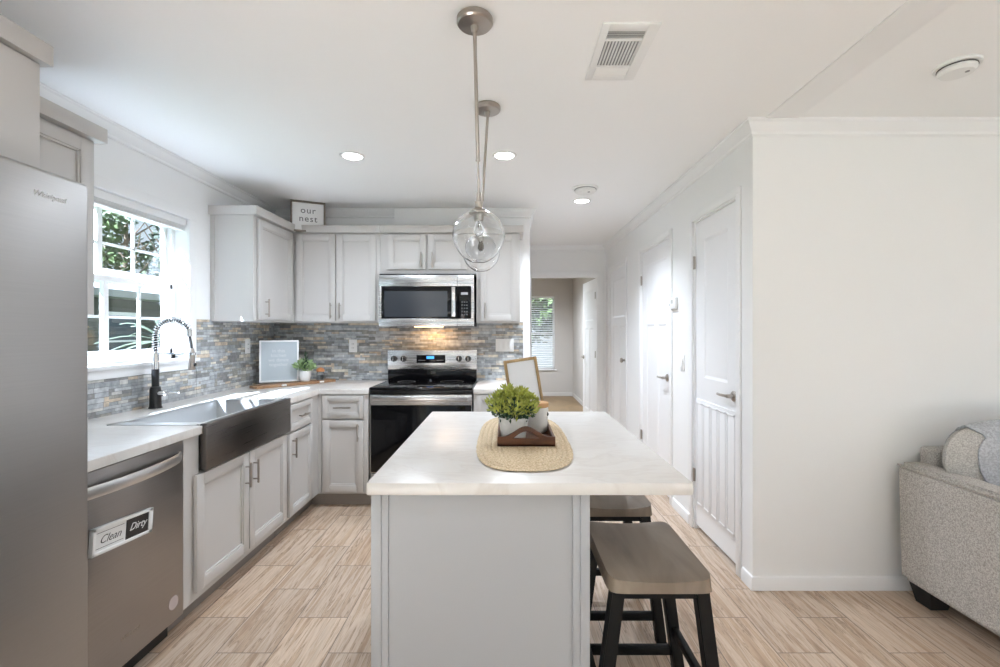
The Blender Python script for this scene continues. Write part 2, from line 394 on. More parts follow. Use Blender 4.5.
def text_part(name, body, size, m, parent, M, shear=0.0, depth=0.0008, bold=0.0, spacing=1.0, align='CENTER'):
    """writing as a thin mesh; M places local x right, y up, z outward"""
    cu = bpy.data.curves.new(name, 'FONT'); cu.body = body; cu.size = size; cu.shear = shear; cu.extrude = depth; cu.offset = bold
    cu.align_x = align; cu.align_y = 'CENTER'; cu.space_character = spacing; cu.space_line = 0.95; cu.resolution_u = 3
    to = bpy.data.objects.new('t', cu); COL.objects.link(to)
    dg = bpy.context.evaluated_depsgraph_get(); dg.update()
    me = bpy.data.meshes.new_from_object(to.evaluated_get(dg)); bpy.data.objects.remove(to); bpy.data.curves.remove(cu)
    mb = MB(); mb.bm.from_mesh(me); bpy.data.meshes.remove(me)
    bmesh.ops.transform(mb.bm, matrix=M, verts=mb.bm.verts)
    return mb.build(name, m, parent, smooth=20)
def TF(origin, facing):
    """frame for writing: x right, y up, z outward"""
    ux, out = {'S': ((1, 0, 0), (0, -1, 0)), 'E': ((0, 1, 0), (1, 0, 0)), 'W': ((0, -1, 0), (-1, 0, 0))}[facing]
    M = Matrix.Identity(4)
    for i in range(3): M[i][0] = ux[i]; M[i][1] = (0, 0, 1)[i]; M[i][2] = out[i]; M[i][3] = origin[i]
    return M

def holed_wall(name, facing, origin, u0, u1, z0, z1, thick, holes, m):
    """wall with rectangular openings; local y from 0 (room face) to -thick"""
    mb = MB(FR(origin, facing))
    us = sorted({u0, u1, *[h[0] for h in holes], *[h[1] for h in holes]})
    for a, b in zip(us, us[1:]):
        mid = (a+b)/2; hs = sorted([(h[2], h[3]) for h in holes if h[0] <= mid <= h[1]]); z = z0
        for h0, h1 in hs:
            if h0 > z + 1e-4: mb.box(a, b, -thick, 0, z, h0)
            z = h1
        if z < z1 - 1e-4: mb.box(a, b, -thick, 0, z, z1)
    bmesh.ops.remove_doubles(mb.bm, verts=mb.bm.verts, dist=1e-5)
    return struct(mb.build(name, m, None, smooth=0 or 30))

def moulding(mb, p0, p1, out, z, prof, m0=0.0, m1=0.0):
    """run a profile [(projection, drop)] along the line; m0/m1 mitre the ends"""
    p0 = Vector((*p0, z)); p1 = Vector((*p1, z)); d = (p1-p0).normalized(); o = Vector((*out, 0))
    t = bmesh.new(); R = []
    for p, mm, sg in ((p0, m0, -1), (p1, m1, 1)):
        R.append([t.verts.new(p + o*a + Vector((0, 0, -b)) + d*sg*mm*a) for a, b in prof])
    n = len(prof)
    for k in range(n): t.faces.new((R[0][k], R[0][(k+1) % n], R[1][(k+1) % n], R[1][k]))
    t.faces.new(R[0]); t.faces.new(R[1])
    mb._add(t)
CROWN = [(0, 0), (0.052, 0), (0.052, 0.010), (0.042, 0.016), (0.036, 0.028), (0.018, 0.050), (0.012, 0.056), (0.012, 0.068), (0.007, 0.074), (0, 0.076)]
BASEB = [(0, 0), (0.013, 0.0), (0.013, 0.058), (0.009, 0.068), (0, 0.072)]

# ================================================================ THE ROOM
CZ = 2.46; XL = -2.11; YB = 4.25; XR = 1.298; YL = 2.462; YE = 6.07
XE = 5.0; YR = -4.2
struct(MB().box(-2.26, XE+.14, YR-.14, 6.17, -0.1, 0).build('floor', M_FLOOR))
struct(MB().box(-2.26, XE+.14, YR-.14, 6.17, CZ, CZ+0.12).build('ceiling', M_CEIL))
WIN = (2.08, 3.105, 1.18, 2.10)     # kitchen window opening: y0 y1 z0 z1
holed_wall('wall_left', 'E', (XL, 0, 0), YR, 4.40, 0, CZ, 0.15, [(-3.2, -0.9, 0.1, 2.3), (WIN[0], WIN[1], WIN[2]-0.02, WIN[3])], M_WALL)  # near opening is unseen, added so sun reaches and bounces off the floor
struct(MB().box(-2.26, 0.218, YB, YB+0.12, 0, CZ).build('wall_back', M_WALL))
struct(MB().box(0.098, 0.218, YB+0.12, YE, 0, CZ).build('wall_hall', M_WALL))
holed_wall('wall_right', 'W', (XR, 0, 0), -YE, -YL, 0, CZ, 0.12, [(-3.24, -2.623, 0, 2.115), (-4.50, -3.69, 0, 2.115), (-5.86, -5.06, 0, 2.115)], M_WALL)
holed_wall('wall_end', 'S', (0, YE, 0), 0.098, XR+0.12, 0, CZ, 0.10, [(0.32, 1.192, 0, 2.07)], M_WALL)
struct(MB().box(XR+0.12, XE, YL, YL+0.12, 0, CZ).build('wall_living', M_WALL))
holed_wall('wall_east', 'W', (XE, 0, 0), -YL-0.12, -YR, 0, CZ, 0.14, [(-0.8, 2.8, 0.65, 2.25)], M_WALL)
holed_wall('wall_rear', 'S', (0, YR, 0), -2.26, XE+0.14, 0, CZ, 0.14, [(-1.6, 4.4, 0.05, 2.35)], M_WALL)
# crown moulding, one run per wall
def crown(name, p0, p1, out, m0=0, m1=0, z=CZ, m=M_TRIM):
    mb = MB(); moulding(mb, p0, p1, out, z, CROWN, m0, m1); return struct(mb.build(name, m, smooth=25))
crown('trim_1', (XL, YR), (XL, YB), (1, 0), 0, -1)
crown('trim_2', (XL, YB), (-1.0, YB), (0, -1), -1, 0)
crown('trim_3', (-0.235, YB), (0.218, YB), (0, -1), 0, 1)
crown('trim_4', (0.218, YB), (0.218, YE), (1, 0), 1, -1)
crown('trim_5', (XR, YL), (XR, YE), (-1, 0), 1, -1)
crown('trim_6', (XR, YL), (XE, YL), (0, -1), 1, -1)
crown('trim_7', (0.218, YE), (XR, YE), (0, -1), -1, -1)
# the flat board that covers the joint of the two ceiling halves
struct(MB().box(1.336, 1.50, YR, YL-0.052, CZ-0.005, CZ, 0.002).build('trim_8', M_CEIL))
# duct chase box above the microwave cabinet
struct(MB().box(-1.0, -0.235, 4.19, YB, 2.0, CZ).build('trim_9', M_WALL))
def skirting(name, p0, p1, out, m0=0, m1=0, m=None):
    mb = MB(); t0 = [(a, -b) for a, b in BASEB]; moulding(mb, p0, p1, out, 0.0, t0, m0, m1); return struct(mb.build(name, m or M_TRIM, smooth=25))
skirting('baseboard_living', (XR, YL), (XE, YL), (0, -1), 1, -1)
skirting('baseboard_right', (XR, YL), (XR, 2.56), (-1, 0), 1, 0)
skirting('baseboard_right_middle', (XR, 3.30), (XR, 3.63), (-1, 0), 0, 0)
skirting('baseboard_right_far', (XR, 4.56), (XR, 5.0), (-1, 0), 0, 0)
skirting('baseboard_hall', (0.218, YB), (0.218, YE), (1, 0), 1, -1)

# bedroom beyond the hall
struct(MB().box(-1.2, 1.52, 6.17, 9.93, -0.1, 0).build('floor_bedroom', M_BEDF))
struct(MB().box(-1.2, 1.52, 6.17, 9.93, CZ, CZ+0.12).build('ceiling_bedroom', M_CEIL))
struct(MB().box(1.40, 1.52, 6.17, 9.93, 0, CZ).build('wall_bedroom_right', M_BED))
struct(MB().box(-1.32, -1.2, 6.05, 9.93, 0, CZ).build('wall_bedroom_left', M_BED))
holed_wall('wall_bedroom', 'S', (0, 9.79, 0), -1.2, 1.40, 0, CZ, 0.14, [(-0.1, 1.02, 0.56, 2.09)], M_BED)
skirting('baseboard_bedroom', (-1.2, 9.79), (1.40, 9.79), (0, -1), 0, -1, M_BED)
skirting('baseboard_bedroom_side', (1.40, 6.17), (1.40, 9.79), (-1, 0), 0, -1, M_BED)

# ---- windows
def window_kitchen():
    y0, y1, z0, z1 = WIN; t = sroot('window_1', (XL, (y0+y1)/2, z0))
    xo = -2.245
    f = MB()
    f.box(xo-0.02, xo+0.05, y0, y0+0.03, z0, z1).box(xo-0.02, xo+0.05, y1-0.035, y1, z0, z1).box(xo-0.02, xo+0.05, y0, y1, z1-0.03, z1).box(xo-0.02, xo+0.05, y0, y1, z0, z0+0.03)
    f.build('window_frame', M_TRIM, t)
    zm = 1.645
    def sash(x, za, zb, nm):
        s = MB(); w = 0.028; a = y0+0.03; b = y1-0.035
        s.box(x-0.014, x+0.014, a, a+w, za, zb, 0.003).box(x-0.014, x+0.014, b-w, b, za, zb, 0.003).box(x-0.014, x+0.014, a, b, za, za+0.04, 0.003).box(x-0.014, x+0.014, a, b, zb-0.034, zb, 0.003)
        s.box(x-0.012, x+0.012, 2.545, 2.578, za, zb, 0.002)
        for yy in (2.305, 2.805): s.box(x-0.008, x+0.008, yy-0.007, yy+0.007, za, zb, 0.002)
        zc = (za+zb)/2; s.box(x-0.008, x+0.008, a, b, zc-0.007, zc+0.007, 0.002)
        o = s.build(nm, M_TRIM, t)
        MB().box(x-0.002, x+0.002, a+0.01, b-0.01, za+0.01, zb-0.01).build('pane', M_PANE, o)
    sash(-2.235, zm-0.02, z1-0.03, 'upper_sash'); sash(-2.200, z0+0.03, zm+0.02, 'lower_sash')
    MB().box(-2.186, -2.17, 2.79, 2.84, zm+0.0, zm+0.014, 0.003).build('sash_lock', M_WHITEPL, t)
    # stool (inner sill) and apron
    MB().box(-2.25, XL+0.035, y0-0.06, y1+0.075, z0-0.022, z0, 0.005).build('window_sill', M_TRIM, t)
    MB().box(XL, XL+0.016, y0-0.05, y1+0.06, z0-0.072, z0-0.022, 0.003).build('sill_apron', M_TRIM, t)
    c = MB(); c.box(XL, XL+0.012, y1, y1+0.07, z0, z1, 0.003).box(XL, XL+0.012, y0-0.03, y1+0.07, z1, z1+0.065, 0.003); c.build('window_casing', M_WALL, t)
    return t
window_kitchen()
def window_bedroom():
    t = sroot('window_2', (0.45, 9.79, 0.56))
    f = MB(); x0, x1, z0, z1 = -0.1, 1.02, 0.56, 2.09
    f.box(x0, x0+0.04, 9.83, 9.88, z0, z1).box(x1-0.04, x1, 9.83, 9.88, z0, z1).box(x0, x1, 9.83, 9.88, z1-0.04, z1).box(x0, x1, 9.83, 9.88, z0, z0+0.04).box(x0, x1, 9.84, 9.87, 1.30, 1.34)
    f.build('window_frame', M_TRIM, t)
    MB().box(x0+0.03, x1-0.03, 9.853, 9.857, z0+0.03, z1-0.03).build('pane', M_PANE, t)
    MB().box(x0-0.04, x1+0.04, 9.755, 9.79, z0-0.02, z0, 0.003).build('window_sill', M_TRIM, t)
window_bedroom()
bl = thing('window_blind', 'white horizontal slat blind over the bedroom window at the end of the hall', 'window blind', (0.46, 9.80, 2.09))
MB().box(-0.09, 1.01, 9.795, 9.835, 2.045, 2.088, 0.004).build('headrail', M_BLIND, bl)
sl = MB()
for i in range(31):
    z = 2.02 - i*0.046; sl.box(-0.085, 1.005, -0.021, 0.021, -0.0012, 0.0012, M=Matrix.Translation((0, 9.815, z)) @ Matrix.Rotation(math.radians(28), 4, 'X'))
s_ = sl.build('slats', M_BLIND, bl)
MB().box(-0.085, 1.005, 9.80, 9.83, 0.575, 0.598, 0.003).build('bottom_rail', M_BLIND, bl)
# kitchen window blind, pulled up
bl = thing('window_blind', 'white blind pulled right up under the head of the kitchen window', 'window blind', (-2.13, 2.59, 2.10))
MB().box(-2.165, -2.115, 2.09, 3.095, 2.052, 2.098, 0.004).build('headrail', M_BLIND, bl)
sl = MB()
for i in range(3): sl.box(-2.158, -2.122, 2.095, 3.09, 2.046-i*0.005, 2.049-i*0.005)
sl.build('stacked_slats', M_BLIND, bl)
MB().box(-2.158, -2.122, 2.095, 3.09, 2.020, 2.031, 0.003).build('bottom_rail', M_BLIND, bl)

# ---- doors (part of the setting)
def casing(mb, F, a, b, top, w=0.045, pr=0.012):
    mb.F = F
    mb.box(a-w, a, 0, pr, 0, top+w, 0.003).box(b, b+w, 0, pr, 0, top+w, 0.003).box(a, b, 0, pr, top, top+w, 0.003)
    # jamb inside the opening
    mb.box(a, a+0.012, -0.12, 0.0, 0, top).box(b-0.012, b, -0.12, 0.0, 0, top).box(a, b, -0.12, 0.0, top-0.012, top)
    # stop behind the leaf
    mb.box(a, b, -0.075, -0.068, 0.0, 0.012)
def lever(F, u, z, dirn, parent, o=0.0):
    h = MB(F); h.lathe([(0, 0), (0.031, 0), (0.031, 0.006), (0.024, 0.012), (0.011, 0.014), (0.011, 0.045), (0, 0.045)], (u, o, z), 24, None, 'Y')
    h.tube([(u, o+0.042, z), (u+dirn*0.03, o+0.046, z), (u+dirn*0.075, o+0.046, z-0.002), (u+dirn*0.115, o+0.044, z-0.001)], [0.0095, 0.009, 0.0085, 0.008], 12)
    return h.build('door_handle', M_NICKEL, parent)
def hinges(F, u, zs, parent, o):
    for z in zs: MB(F).cyl((u, o+0.004, z-0.045), 0.0065, 0.09, 10).box(u-0.012, u+0.012, o-0.002, o+0.003, z-0.043, z+0.043).build('hinge', M_NICKEL, parent)
def recess_panel(mb, u0, u1, z0, z1, o, d=0.007, w=0.018):
    """moulded panel: sloping border down to a sunk field (faces toward local +y at o)"""
    t = bmesh.new()
    A = [(u0, o, z0), (u1, o, z0), (u1, o, z1), (u0, o, z1)]; B = [(u0+w, o-d, z0+w), (u1-w, o-d, z0+w), (u1-w, o-d, z1-w), (u0+w, o-d, z1-w)]
    a = [t.verts.new(p) for p in A]; b = [t.verts.new(p) for p in B]
    for k in range(4): t.faces.new((a[k], a[(k+1) % 4], b[(k+1) % 4], b[k]))
    t.faces.new(b)
    C = [(u, o-0.02, z) for u, _, z in A]; c = [t.verts.new(p) for p in C]
    for k in range(4): t.faces.new((a[k], a[(k+1) % 4], c[(k+1) % 4], c[k]))
    t.faces.new(c)
    mb._add(t)
def panelled_leaf(mb, u0, u1, z0, z1, o, panels, t=0.035):
    """a door leaf: grid of flat parts around sunk panels"""
    us = sorted({u0, u1, *[p[0] for p in panels], *[p[1] for p in panels]}); zs = sorted({z0, z1, *[p[2] for p in panels], *[p[3] for p in panels]})
    for a, b in zip(us, us[1:]):
        for c, d in zip(zs, zs[1:]):
            if any(p[0] <= (a+b)/2 <= p[1] and p[2] <= (c+d)/2 <= p[3] for p in panels): continue
            mb.box(a, b, o-t, o, c, d)
    for p in panels: recess_panel(mb, *p, o)
    bmesh.ops.remove_doubles(mb.bm, verts=mb.bm.verts, dist=1e-5)
FW = FR((XR, 0, 0), 'W')     # local x = -Y
# nearest door, with a ventilation grille in its lower half
d = sroot('door_1', (XR, 2.93, 0)); d['label'] = 'white panelled door with a tall louvred grille in its lower half'
mb = MB(); casing(mb, FW, -3.24, -2.623, 2.115); mb.build('casing', M_TRIM, d)
o1 = -0.014
mb = MB(FW); panelled_leaf(mb, -3.228, -2.635, 0.03, 2.103, o1, [(-3.10, -2.77, 1.05, 1.97)]); leaf = mb.build('door_panel', M_DOORW, d, smooth=20)
g = MB(FW); g.box(-3.215, -2.65, o1, o1+0.010, 0.17, 0.90, 0.003)
g.build('vent_grille', M_DOORW, leaf)
g = MB(FW)
for i in range(5):
    u = -3.195 + i*0.109; g.box(u, u+0.010, o1+0.01, o1+0.014, 0.19, 0.88, 0.001); g.box(u+0.083, u+0.093, o1+0.01, o1+0.014, 0.19, 0.88, 0.001)
    g.box(u, u+0.093, o1+0.01, o1+0.014, 0.866, 0.876, 0.001).box(u, u+0.093, o1+0.01, o1+0.014, 0.19, 0.20, 0.001)
g.build('grille_rib', M_DOORW, leaf)
lever(FW, -2.69, 0.985, -1, leaf, o1); hinges(FW, -3.232, (1.83, 0.37), d, -0.004)
# second door
d = sroot('door_2', (XR, 4.1, 0)); d['label'] = 'white three-panel door in the right wall beyond the thermostat'
mb = MB(); casing(mb, FW, -4.50, -3.69, 2.115); mb.build('casing', M_TRIM, d)
mb = MB(FW); panelled_leaf(mb, -4.488, -3.702, 0.02, 2.103, o1, [(-4.36, -3.83, 1.52, 1.97), (-4.36, -4.14, 0.25, 1.42), (-4.05, -3.83, 0.25, 1.42)]); leaf = mb.build('door_panel', M_DOORW, d, smooth=20)
lever(FW, -3.80, 0.98, -1, leaf, o1); hinges(FW, -4.492, (1.84, 0.37), d, -0.004)
# third door at the end of the hall
d = sroot('door_3', (XR, 5.46, 0)); d['label'] = 'white door at the far end of the hall, right side'
mb = MB(); casing(mb, FW, -5.86, -5.06, 2.10); mb.build('casing', M_TRIM, d)
mb = MB(FW); panelled_leaf(mb, -5.848, -5.072, 0.02, 2.088, o1, [(-5.74, -5.18, 1.52, 1.97), (-5.74, -5.51, 0.25, 1.42), (-5.41, -5.18, 0.25, 1.42)]); leaf = mb.build('door_panel', M_DOORW, d, smooth=20)
k = MB(FW); k.lathe([(0, 0), (0.028, 0), (0.028, 0.006), (0.012, 0.01), (0.012, 0.03), (0.026, 0.038), (0.028, 0.05), (0.02, 0.06), (0, 0.062)], (-5.13, o1, 1.04), 20, None, 'Y'); k.build('door_knob', M_NICKEL, leaf)
# bedroom door, standing open into the bedroom
d = sroot('door_4', (1.16, 6.17, 0)); d['label'] = 'white panelled bedroom door standing open at the end of the hall'
FS = FR((0, YE, 0), 'S'); mb = MB(FS); a, b, top = 0.32, 1.192, 2.07; w = 0.06
mb.box(a-w, a, 0, 0.012, 0, top+w, 0.003).box(b, b+w, 0, 0.012, 0, top+w, 0.003).box(a, b, 0, 0.012, top, top+w, 0.003)
mb.box(a, a+0.012, -0.10, 0, 0, top).box(b-0.012, b, -0.10, 0, 0, top).box(a, b, -0.10, 0, top-0.012, top); mb.build('casing', M_TRIM, d)
FL = Matrix.Translation((1.183, 6.185, 0)) @ Matrix.Rotation(math.radians(3), 4, 'Z') @ FR((0, -6.185, 0), 'W')
mb = MB(FL); panelled_leaf(mb, -6.95, -6.185, 0.012, 2.055, 0.0, [(-6.83, -6.31, 1.50, 1.92), (-6.83, -6.60, 0.25, 1.40), (-6.53, -6.31, 0.25, 1.40)]); leaf = mb.build('door_panel', M_DOORW, d, smooth=20)
lever(FL, -6.89, 0.98, 1, leaf, 0.0)
for z in (1.83, 1.05, 0.25): MB().box(1.172, 1.184, 6.165, 6.183, z-0.045, z+0.045, 0.002).build('hinge', M_NICKEL, d)

# ================================================================ WALL TILES
struct(MB().box(XL, XL+0.010, 1.46, 3.175, 0.914, 1.108).box(XL, XL+0.010, 3.18, YB, 0.914, 1.44).build('trim_10', M_STONE_L), 'grey and tan stacked slate tiles on the left kitchen wall')
struct(MB().box(XL+0.010, 0.155, YB-0.010, YB, 0.914, 1.44).build('trim_11', M_STONE_B), 'grey stacked slate tiles on the back kitchen wall')

# ================================================================ CABINETS
def shaker(F, u0, u1, z0, z1, o, parent, name='door', m=M_CAB, st=0.052, handle=None, flat=False):
    """shaker door or drawer front on the face at outward distance o"""
    o = o + 0.003; mb = MB(F); t = 0.019
    if flat: mb.box(u0, u1, o, o+t, z0, z1, 0.003)
    else:
        mb.box(u0, u0+st, o, o+t, z0, z1, 0.0015).box(u1-st, u1, o, o+t, z0, z1, 0.0015)
        mb.box(u0+st, u1-st, o, o+t, z0, z0+st, 0.0015).box(u0+st, u1-st, o, o+t, z1-st, z1, 0.0015)
        a, b, c, d_ = u0+st, u1-st, z0+st, z1-st; w = 0.009
        mb.box(a, a+w, o, o+t-0.005, c, d_, 0.001).box(b-w, b, o, o+t-0.005, c, d_, 0.001).box(a, b, o, o+t-0.005, c, c+w, 0.001).box(a, b, o, o+t-0.005, d_-w, d_, 0.001)
        mb.box(a, b, o, o+t-0.013, c, d_)
    dr = mb.build(name, m, parent)
    if handle:
        hu, hz, ori = handle; L = 0.066
        h = MB(F); e = o+t
        if ori == 'v':
            h.tube([(hu, e+0.028, hz-L), (hu, e+0.028, hz+L)], 0.0062, 10); pts = [(hu, hz-0.045), (hu, hz+0.045)]
        else:
            h.tube([(hu-L, e+0.028, hz), (hu+L, e+0.028, hz)], 0.0062, 10); pts = [(hu-0.045, hz), (hu+0.045, hz)]
        for a, b in pts: h.tube([(a, e, b), (a, e+0.028, b)], 0.0045, 8)
        h.build('handle', M_NICKEL, dr)
    return dr
XF = -1.45          # face of the left base cabinets
YF = 3.61           # face of the back base cabinets
FE = FR((XF, 0, 0), 'E'); FB = FR((0, YF, 0), 'S')
def base_carcass_left(t, y0, y1, top=0.876):
    MB().box(XL+0.002, XF, y0, y1, 0.105, top, 0.001).build('cabinet_body', M_CAB, t)
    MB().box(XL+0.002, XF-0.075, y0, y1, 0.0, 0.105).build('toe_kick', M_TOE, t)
# sink base
t = thing('sink_cabinet', 'grey two-door base cabinet under the steel apron sink', 'cabinet', (XF, 2.6, 0))
MB().box(XL+0.002, XF-0.02, 2.105, 2.125, 0.105, 0.876).box(XL+0.002, XF-0.02, 3.06, 3.08, 0.105, 0.69).box(XL+0.002, XF-0.02, 2.125, 3.06, 0.105, 0.125).box(XF-0.02, XF, 2.105, 3.08, 0.105, 0.69).box(XF-0.02, XF, 2.105, 2.208, 0.69, 0.876).build('cabinet_body', M_CAB, t)
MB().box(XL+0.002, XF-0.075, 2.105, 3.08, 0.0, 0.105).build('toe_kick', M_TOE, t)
shaker(FE, 2.165, 2.602, 0.145, 0.690, 0, t, handle=(2.568, 0.57, 'v'))
shaker(FE, 2.612, 3.050, 0.145, 0.690, 0, t, handle=(2.648, 0.57, 'v'))
# drawer base next to the sink
t = thing('base_cabinet', 'grey base cabinet with one drawer over one door, right of the apron sink', 'cabinet', (XF, 3.28, 0))
base_carcass_left(t, 3.082, 3.48)
shaker(FE, 3.092, 3.462, 0.690, 0.862, 0, t, 'drawer', st=0.036, handle=(3.277, 0.775, 'h'))
shaker(FE, 3.092, 3.462, 0.125, 0.675, 0, t, handle=(3.13, 0.58, 'v'))
# blind corner
t = thing('corner_cabinet', 'plain grey corner filler cabinet where the two counter runs meet', 'cabinet', (XF, 3.7, 0))
MB().prism([(XL+0.002, 3.482), (XF, 3.482), (XF, YF), (-1.424, YF), (-1.424, YB-0.002), (XL+0.002, YB-0.002)], 0.105, 0.876).build('cabinet_body', M_CAB, t)
MB().prism([(XL+0.002, 3.482), (XF-0.075, 3.482), (XF-0.075, YF+0.06), (-1.424, YF+0.06), (-1.424, YB-0.002), (XL+0.002, YB-0.002)], 0.0, 0.105).build('toe_kick', M_TOE, t)
# back run, left of the range
t = thing('base_cabinet', 'grey base cabinet with one drawer over one door, left of the range', 'cabinet', (-1.25, YF, 0))
MB().box(-1.422, -1.060, YF, YB-0.002, 0.105, 0.876, 0.001).build('cabinet_body', M_CAB, t)
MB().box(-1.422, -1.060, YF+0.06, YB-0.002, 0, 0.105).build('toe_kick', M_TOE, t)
shaker(FB, -1.408, -1.095, 0.690, 0.862, 0, t, 'drawer', st=0.036, handle=(-1.25, 0.775, 'h'))
shaker(FB, -1.408, -1.095, 0.125, 0.675, 0, t, handle=(-1.132, 0.585, 'v'))
# back run, right of the range
t = thing('base_cabinet', 'grey base cabinet right of the range, mostly behind the island', 'cabinet', (-0.05, YF, 0))
MB().box(-0.250, 0.115, YF, YB-0.002, 0.105, 0.876, 0.001).build('cabinet_body', M_CAB, t)
MB().box(-0.250, 0.115, YF+0.06, YB-0.002, 0, 0.105).build('toe_kick', M_TOE, t)
shaker(FB, -0.225, 0.095, 0.690, 0.862, 0, t, 'drawer', st=0.036, handle=(-0.065, 0.775, 'h'))
shaker(FB, -0.225, 0.095, 0.125, 0.675, 0, t, handle=(-0.19, 0.585, 'v'))

# worktops
ct = MB(); ct.prism([(XL+0.002, 1.462), (-1.432, 1.462), (-1.432, 2.208), (-1.885, 2.208), (-1.885, 3.075), (-1.432, 3.075), (-1.432, 3.592), (-1.053, 3.592), (-1.053, YB-0.011), (XL+0.002, YB-0.011)], 0.876, 0.914, bev=0.004)
tag(ct.build('countertop', M_COUNTER, None), 'white veined L-shaped countertop running along the window wall to the range', 'countertop')
ct = MB(); ct.box(-0.252, 0.135, 3.592, YB-0.011, 0.876, 0.914, 0.004)
tag(ct.build('countertop', M_COUNTER, None), 'short white countertop right of the range', 'countertop')

# ---- sink
t = thing('farmhouse_sink', 'stainless steel apron-front sink below the window', 'sink', (-1.6, 2.64, 0.7))
ap = MB(); ap.box(-1.447, -1.412, 2.210, 3.073, 0.700, 0.922, 0.006, 3); ap.build('apron', M_APRON, t)
sk = MB(); x0, x1, y0, y1, zt, zb = -1.886, -1.447, 2.209, 3.074, 0.917, 0.70
ix0, ix1, iy0, iy1 = -1.868, -1.462, 2.275, 3.02
sk.box(x0, ix0, y0, y1, 0.905, zt, 0.002).box(x0, x1, y0, iy0, 0.905, zt, 0.002).box(x0, x1, iy1, y1, 0.905, zt, 0.002).box(ix1, x1, y0, y1, 0.905, zt+0.004, 0.002)
sk.build('sink_rim', M_SINK, t)
bw = MB(); w = 0.003
bw.box(ix0-w, ix0, iy0, iy1, zb, 0.910).box(ix1, ix1+w, iy0, iy1, zb, 0.910).box(ix0, ix1, iy0-w, iy0, zb, 0.910).box(ix0, ix1, iy1, iy1+w, zb, 0.910).box(ix0-w, ix1+w, iy0-w, iy1+w, zb-w, zb)
bw.build('basin', M_SINK, t)
MB().lathe([(0, 0.004), (0.03, 0.001), (0.045, 0.004), (0.05, 0.001), (0.05, 0)], (-1.67, 2.65, zb), 28).build('drain', M_CHROME, t)

# ---- faucet
fx, fy = -2.03, 2.71
t = thing('kitchen_faucet', 'black and chrome pull-down faucet with a coiled spring neck behind the sink', 'faucet', (fx, fy, 0.914))
MB().lathe([(0, 0), (0.034, 0), (0.034, 0.004), (0.030, 0.010), (0.028, 0.110), (0.026, 0.116), (0, 0.116)], (fx, fy, 0.914), 28).build('base', M_BLACK, t)
MB().lathe([(0.0, 0.114), (0.026, 0.114), (0.027, 0.122), (0.019, 0.126), (0.019, 0.225), (0, 0.225)], (fx, fy, 0.914), 24).build('stem', M_BLACK, t)
MB().lathe([(0.0, 0.225), (0.018, 0.225), (0.018, 0.315), (0.014, 0.322), (0, 0.322)], (fx, fy, 0.914), 24).build('collar', M_CHROME, t)
R = 0.100; zc = 1.330; core = [(fx, fy, 1.22)] + [(fx, fy, 1.25 + (zc-1.25)*i/4) for i in range(5)]
arc = [(fx + R - R*math.cos(a), fy, zc + R*math.sin(a)*0.95) for a in [PI*i/20 for i in range(1, 19)]]
core += arc
MB().tube(core, 0.0085, 10).build('inner_hose', M_BLACKM, t)
# spring coil follows the same path
def along(path, s):
    tot = 0
    for a, b in zip(path, path[1:]):
        d = (Vector(b)-Vector(a)).length
        if s <= tot + d: return Vector(a).lerp(Vector(b), (s-tot)/max(d, 1e-9)), (Vector(b)-Vector(a)).normalized()
        tot += d
    return Vector(path[-1]), (Vector(path[-1])-Vector(path[-2])).normalized()
Lp = sum((Vector(b)-Vector(a)).length for a, b in zip(core, core[1:])); turns = 27; hp = []
for i in range(turns*12+1):
    p, dd = along(core, Lp*i/(turns*12)); n1 = Vector((0, 1, 0)); n2 = dd.cross(n1).normalized(); a = 2*PI*i/12
    hp.append(p + (n1*math.cos(a) + n2*math.sin(a))*0.0155)
MB().tube(hp, 0.0030, 6).build('spring', M_CHROME, t)
ex, _, ez = arc[-1]
MB().cyl((ex, fy, ez-0.03), 0.014, 0.04, 16).build('spring_cap', M_CHROME, t)
MB().tube([(ex, fy, ez-0.02), (ex+0.012, fy, ez-0.08), (ex+0.016, fy, 1.235)], 0.0075, 10).build('spray_hose', M_BLACKM, t)
sh = MB().lathe([(0, 0), (0.017, 0.0), (0.0185, 0.006), (0.016, 0.05), (0.0155, 0.10), (0.010, 0.125), (0, 0.125)], (ex+0.016, fy, 1.135), 22).build('spray_head', M_NICKEL, t)
MB().box(ex+0.030, ex+0.038, fy-0.008, fy+0.008, 1.155, 1.175, 0.003).build('spray_button', M_BLACKM, sh)
MB().tube([(fx, fy, 1.228), (ex+0.002, fy, 1.228)], 0.0045, 8).lathe([(0.018, -0.007), (0.021, -0.007), (0.021, 0.007), (0.018, 0.007)], (ex+0.016, fy, 1.228), 20, closed=True).build('docking_arm', M_CHROME, t)
hd = MB().cyl((fx+0.022, fy, 1.0), 0.016, 0.032, 18, 'X').tube([(fx+0.052, fy, 1.0), (fx+0.09, fy, 1.004), (fx+0.135, fy, 1.002)], [0.008, 0.0065, 0.006], 10)
hd.build('lever', M_CHROME, t)

# ---- dishwasher
t = thing('dishwasher', 'stainless dishwasher with a bowed bar handle, beside the refrigerator', 'dishwasher', (XF, 1.79, 0))
MB().box(XL+0.01, XF-0.012, 1.487, 2.088, 0.10, 0.872).build('tub', M_BLACKM, t)
dr = MB(); dr.box(XF-0.012, XF+0.012, 1.490, 2.088, 0.10, 0.873, 0.006, 3); dr = dr.build('door', M_DWSTEEL, t)
hp = []; 
for i in range(17):
    u = i/16; y = 1.515 + 0.55*u; hp.append((XF+0.014 + 0.05*math.sin(PI*u)**0.6, y, 0.81))
hb = MB()
tb = bmesh.new(); R_ = []
for i, p in enumerate(hp):
    R_.append([tb.verts.new((p[0]+a, p[1], p[2]+b)) for a, b in ((-0.006, -0.019), (0.002, -0.021), (0.007, -0.012), (0.007, 0.012), (0.002, 0.021), (-0.006, 0.019))])
for A, B in zip(R_, R_[1:]):
    for k in range(6): tb.faces.new((A[k], A[(k+1) % 6], B[(k+1) % 6], B[k]))
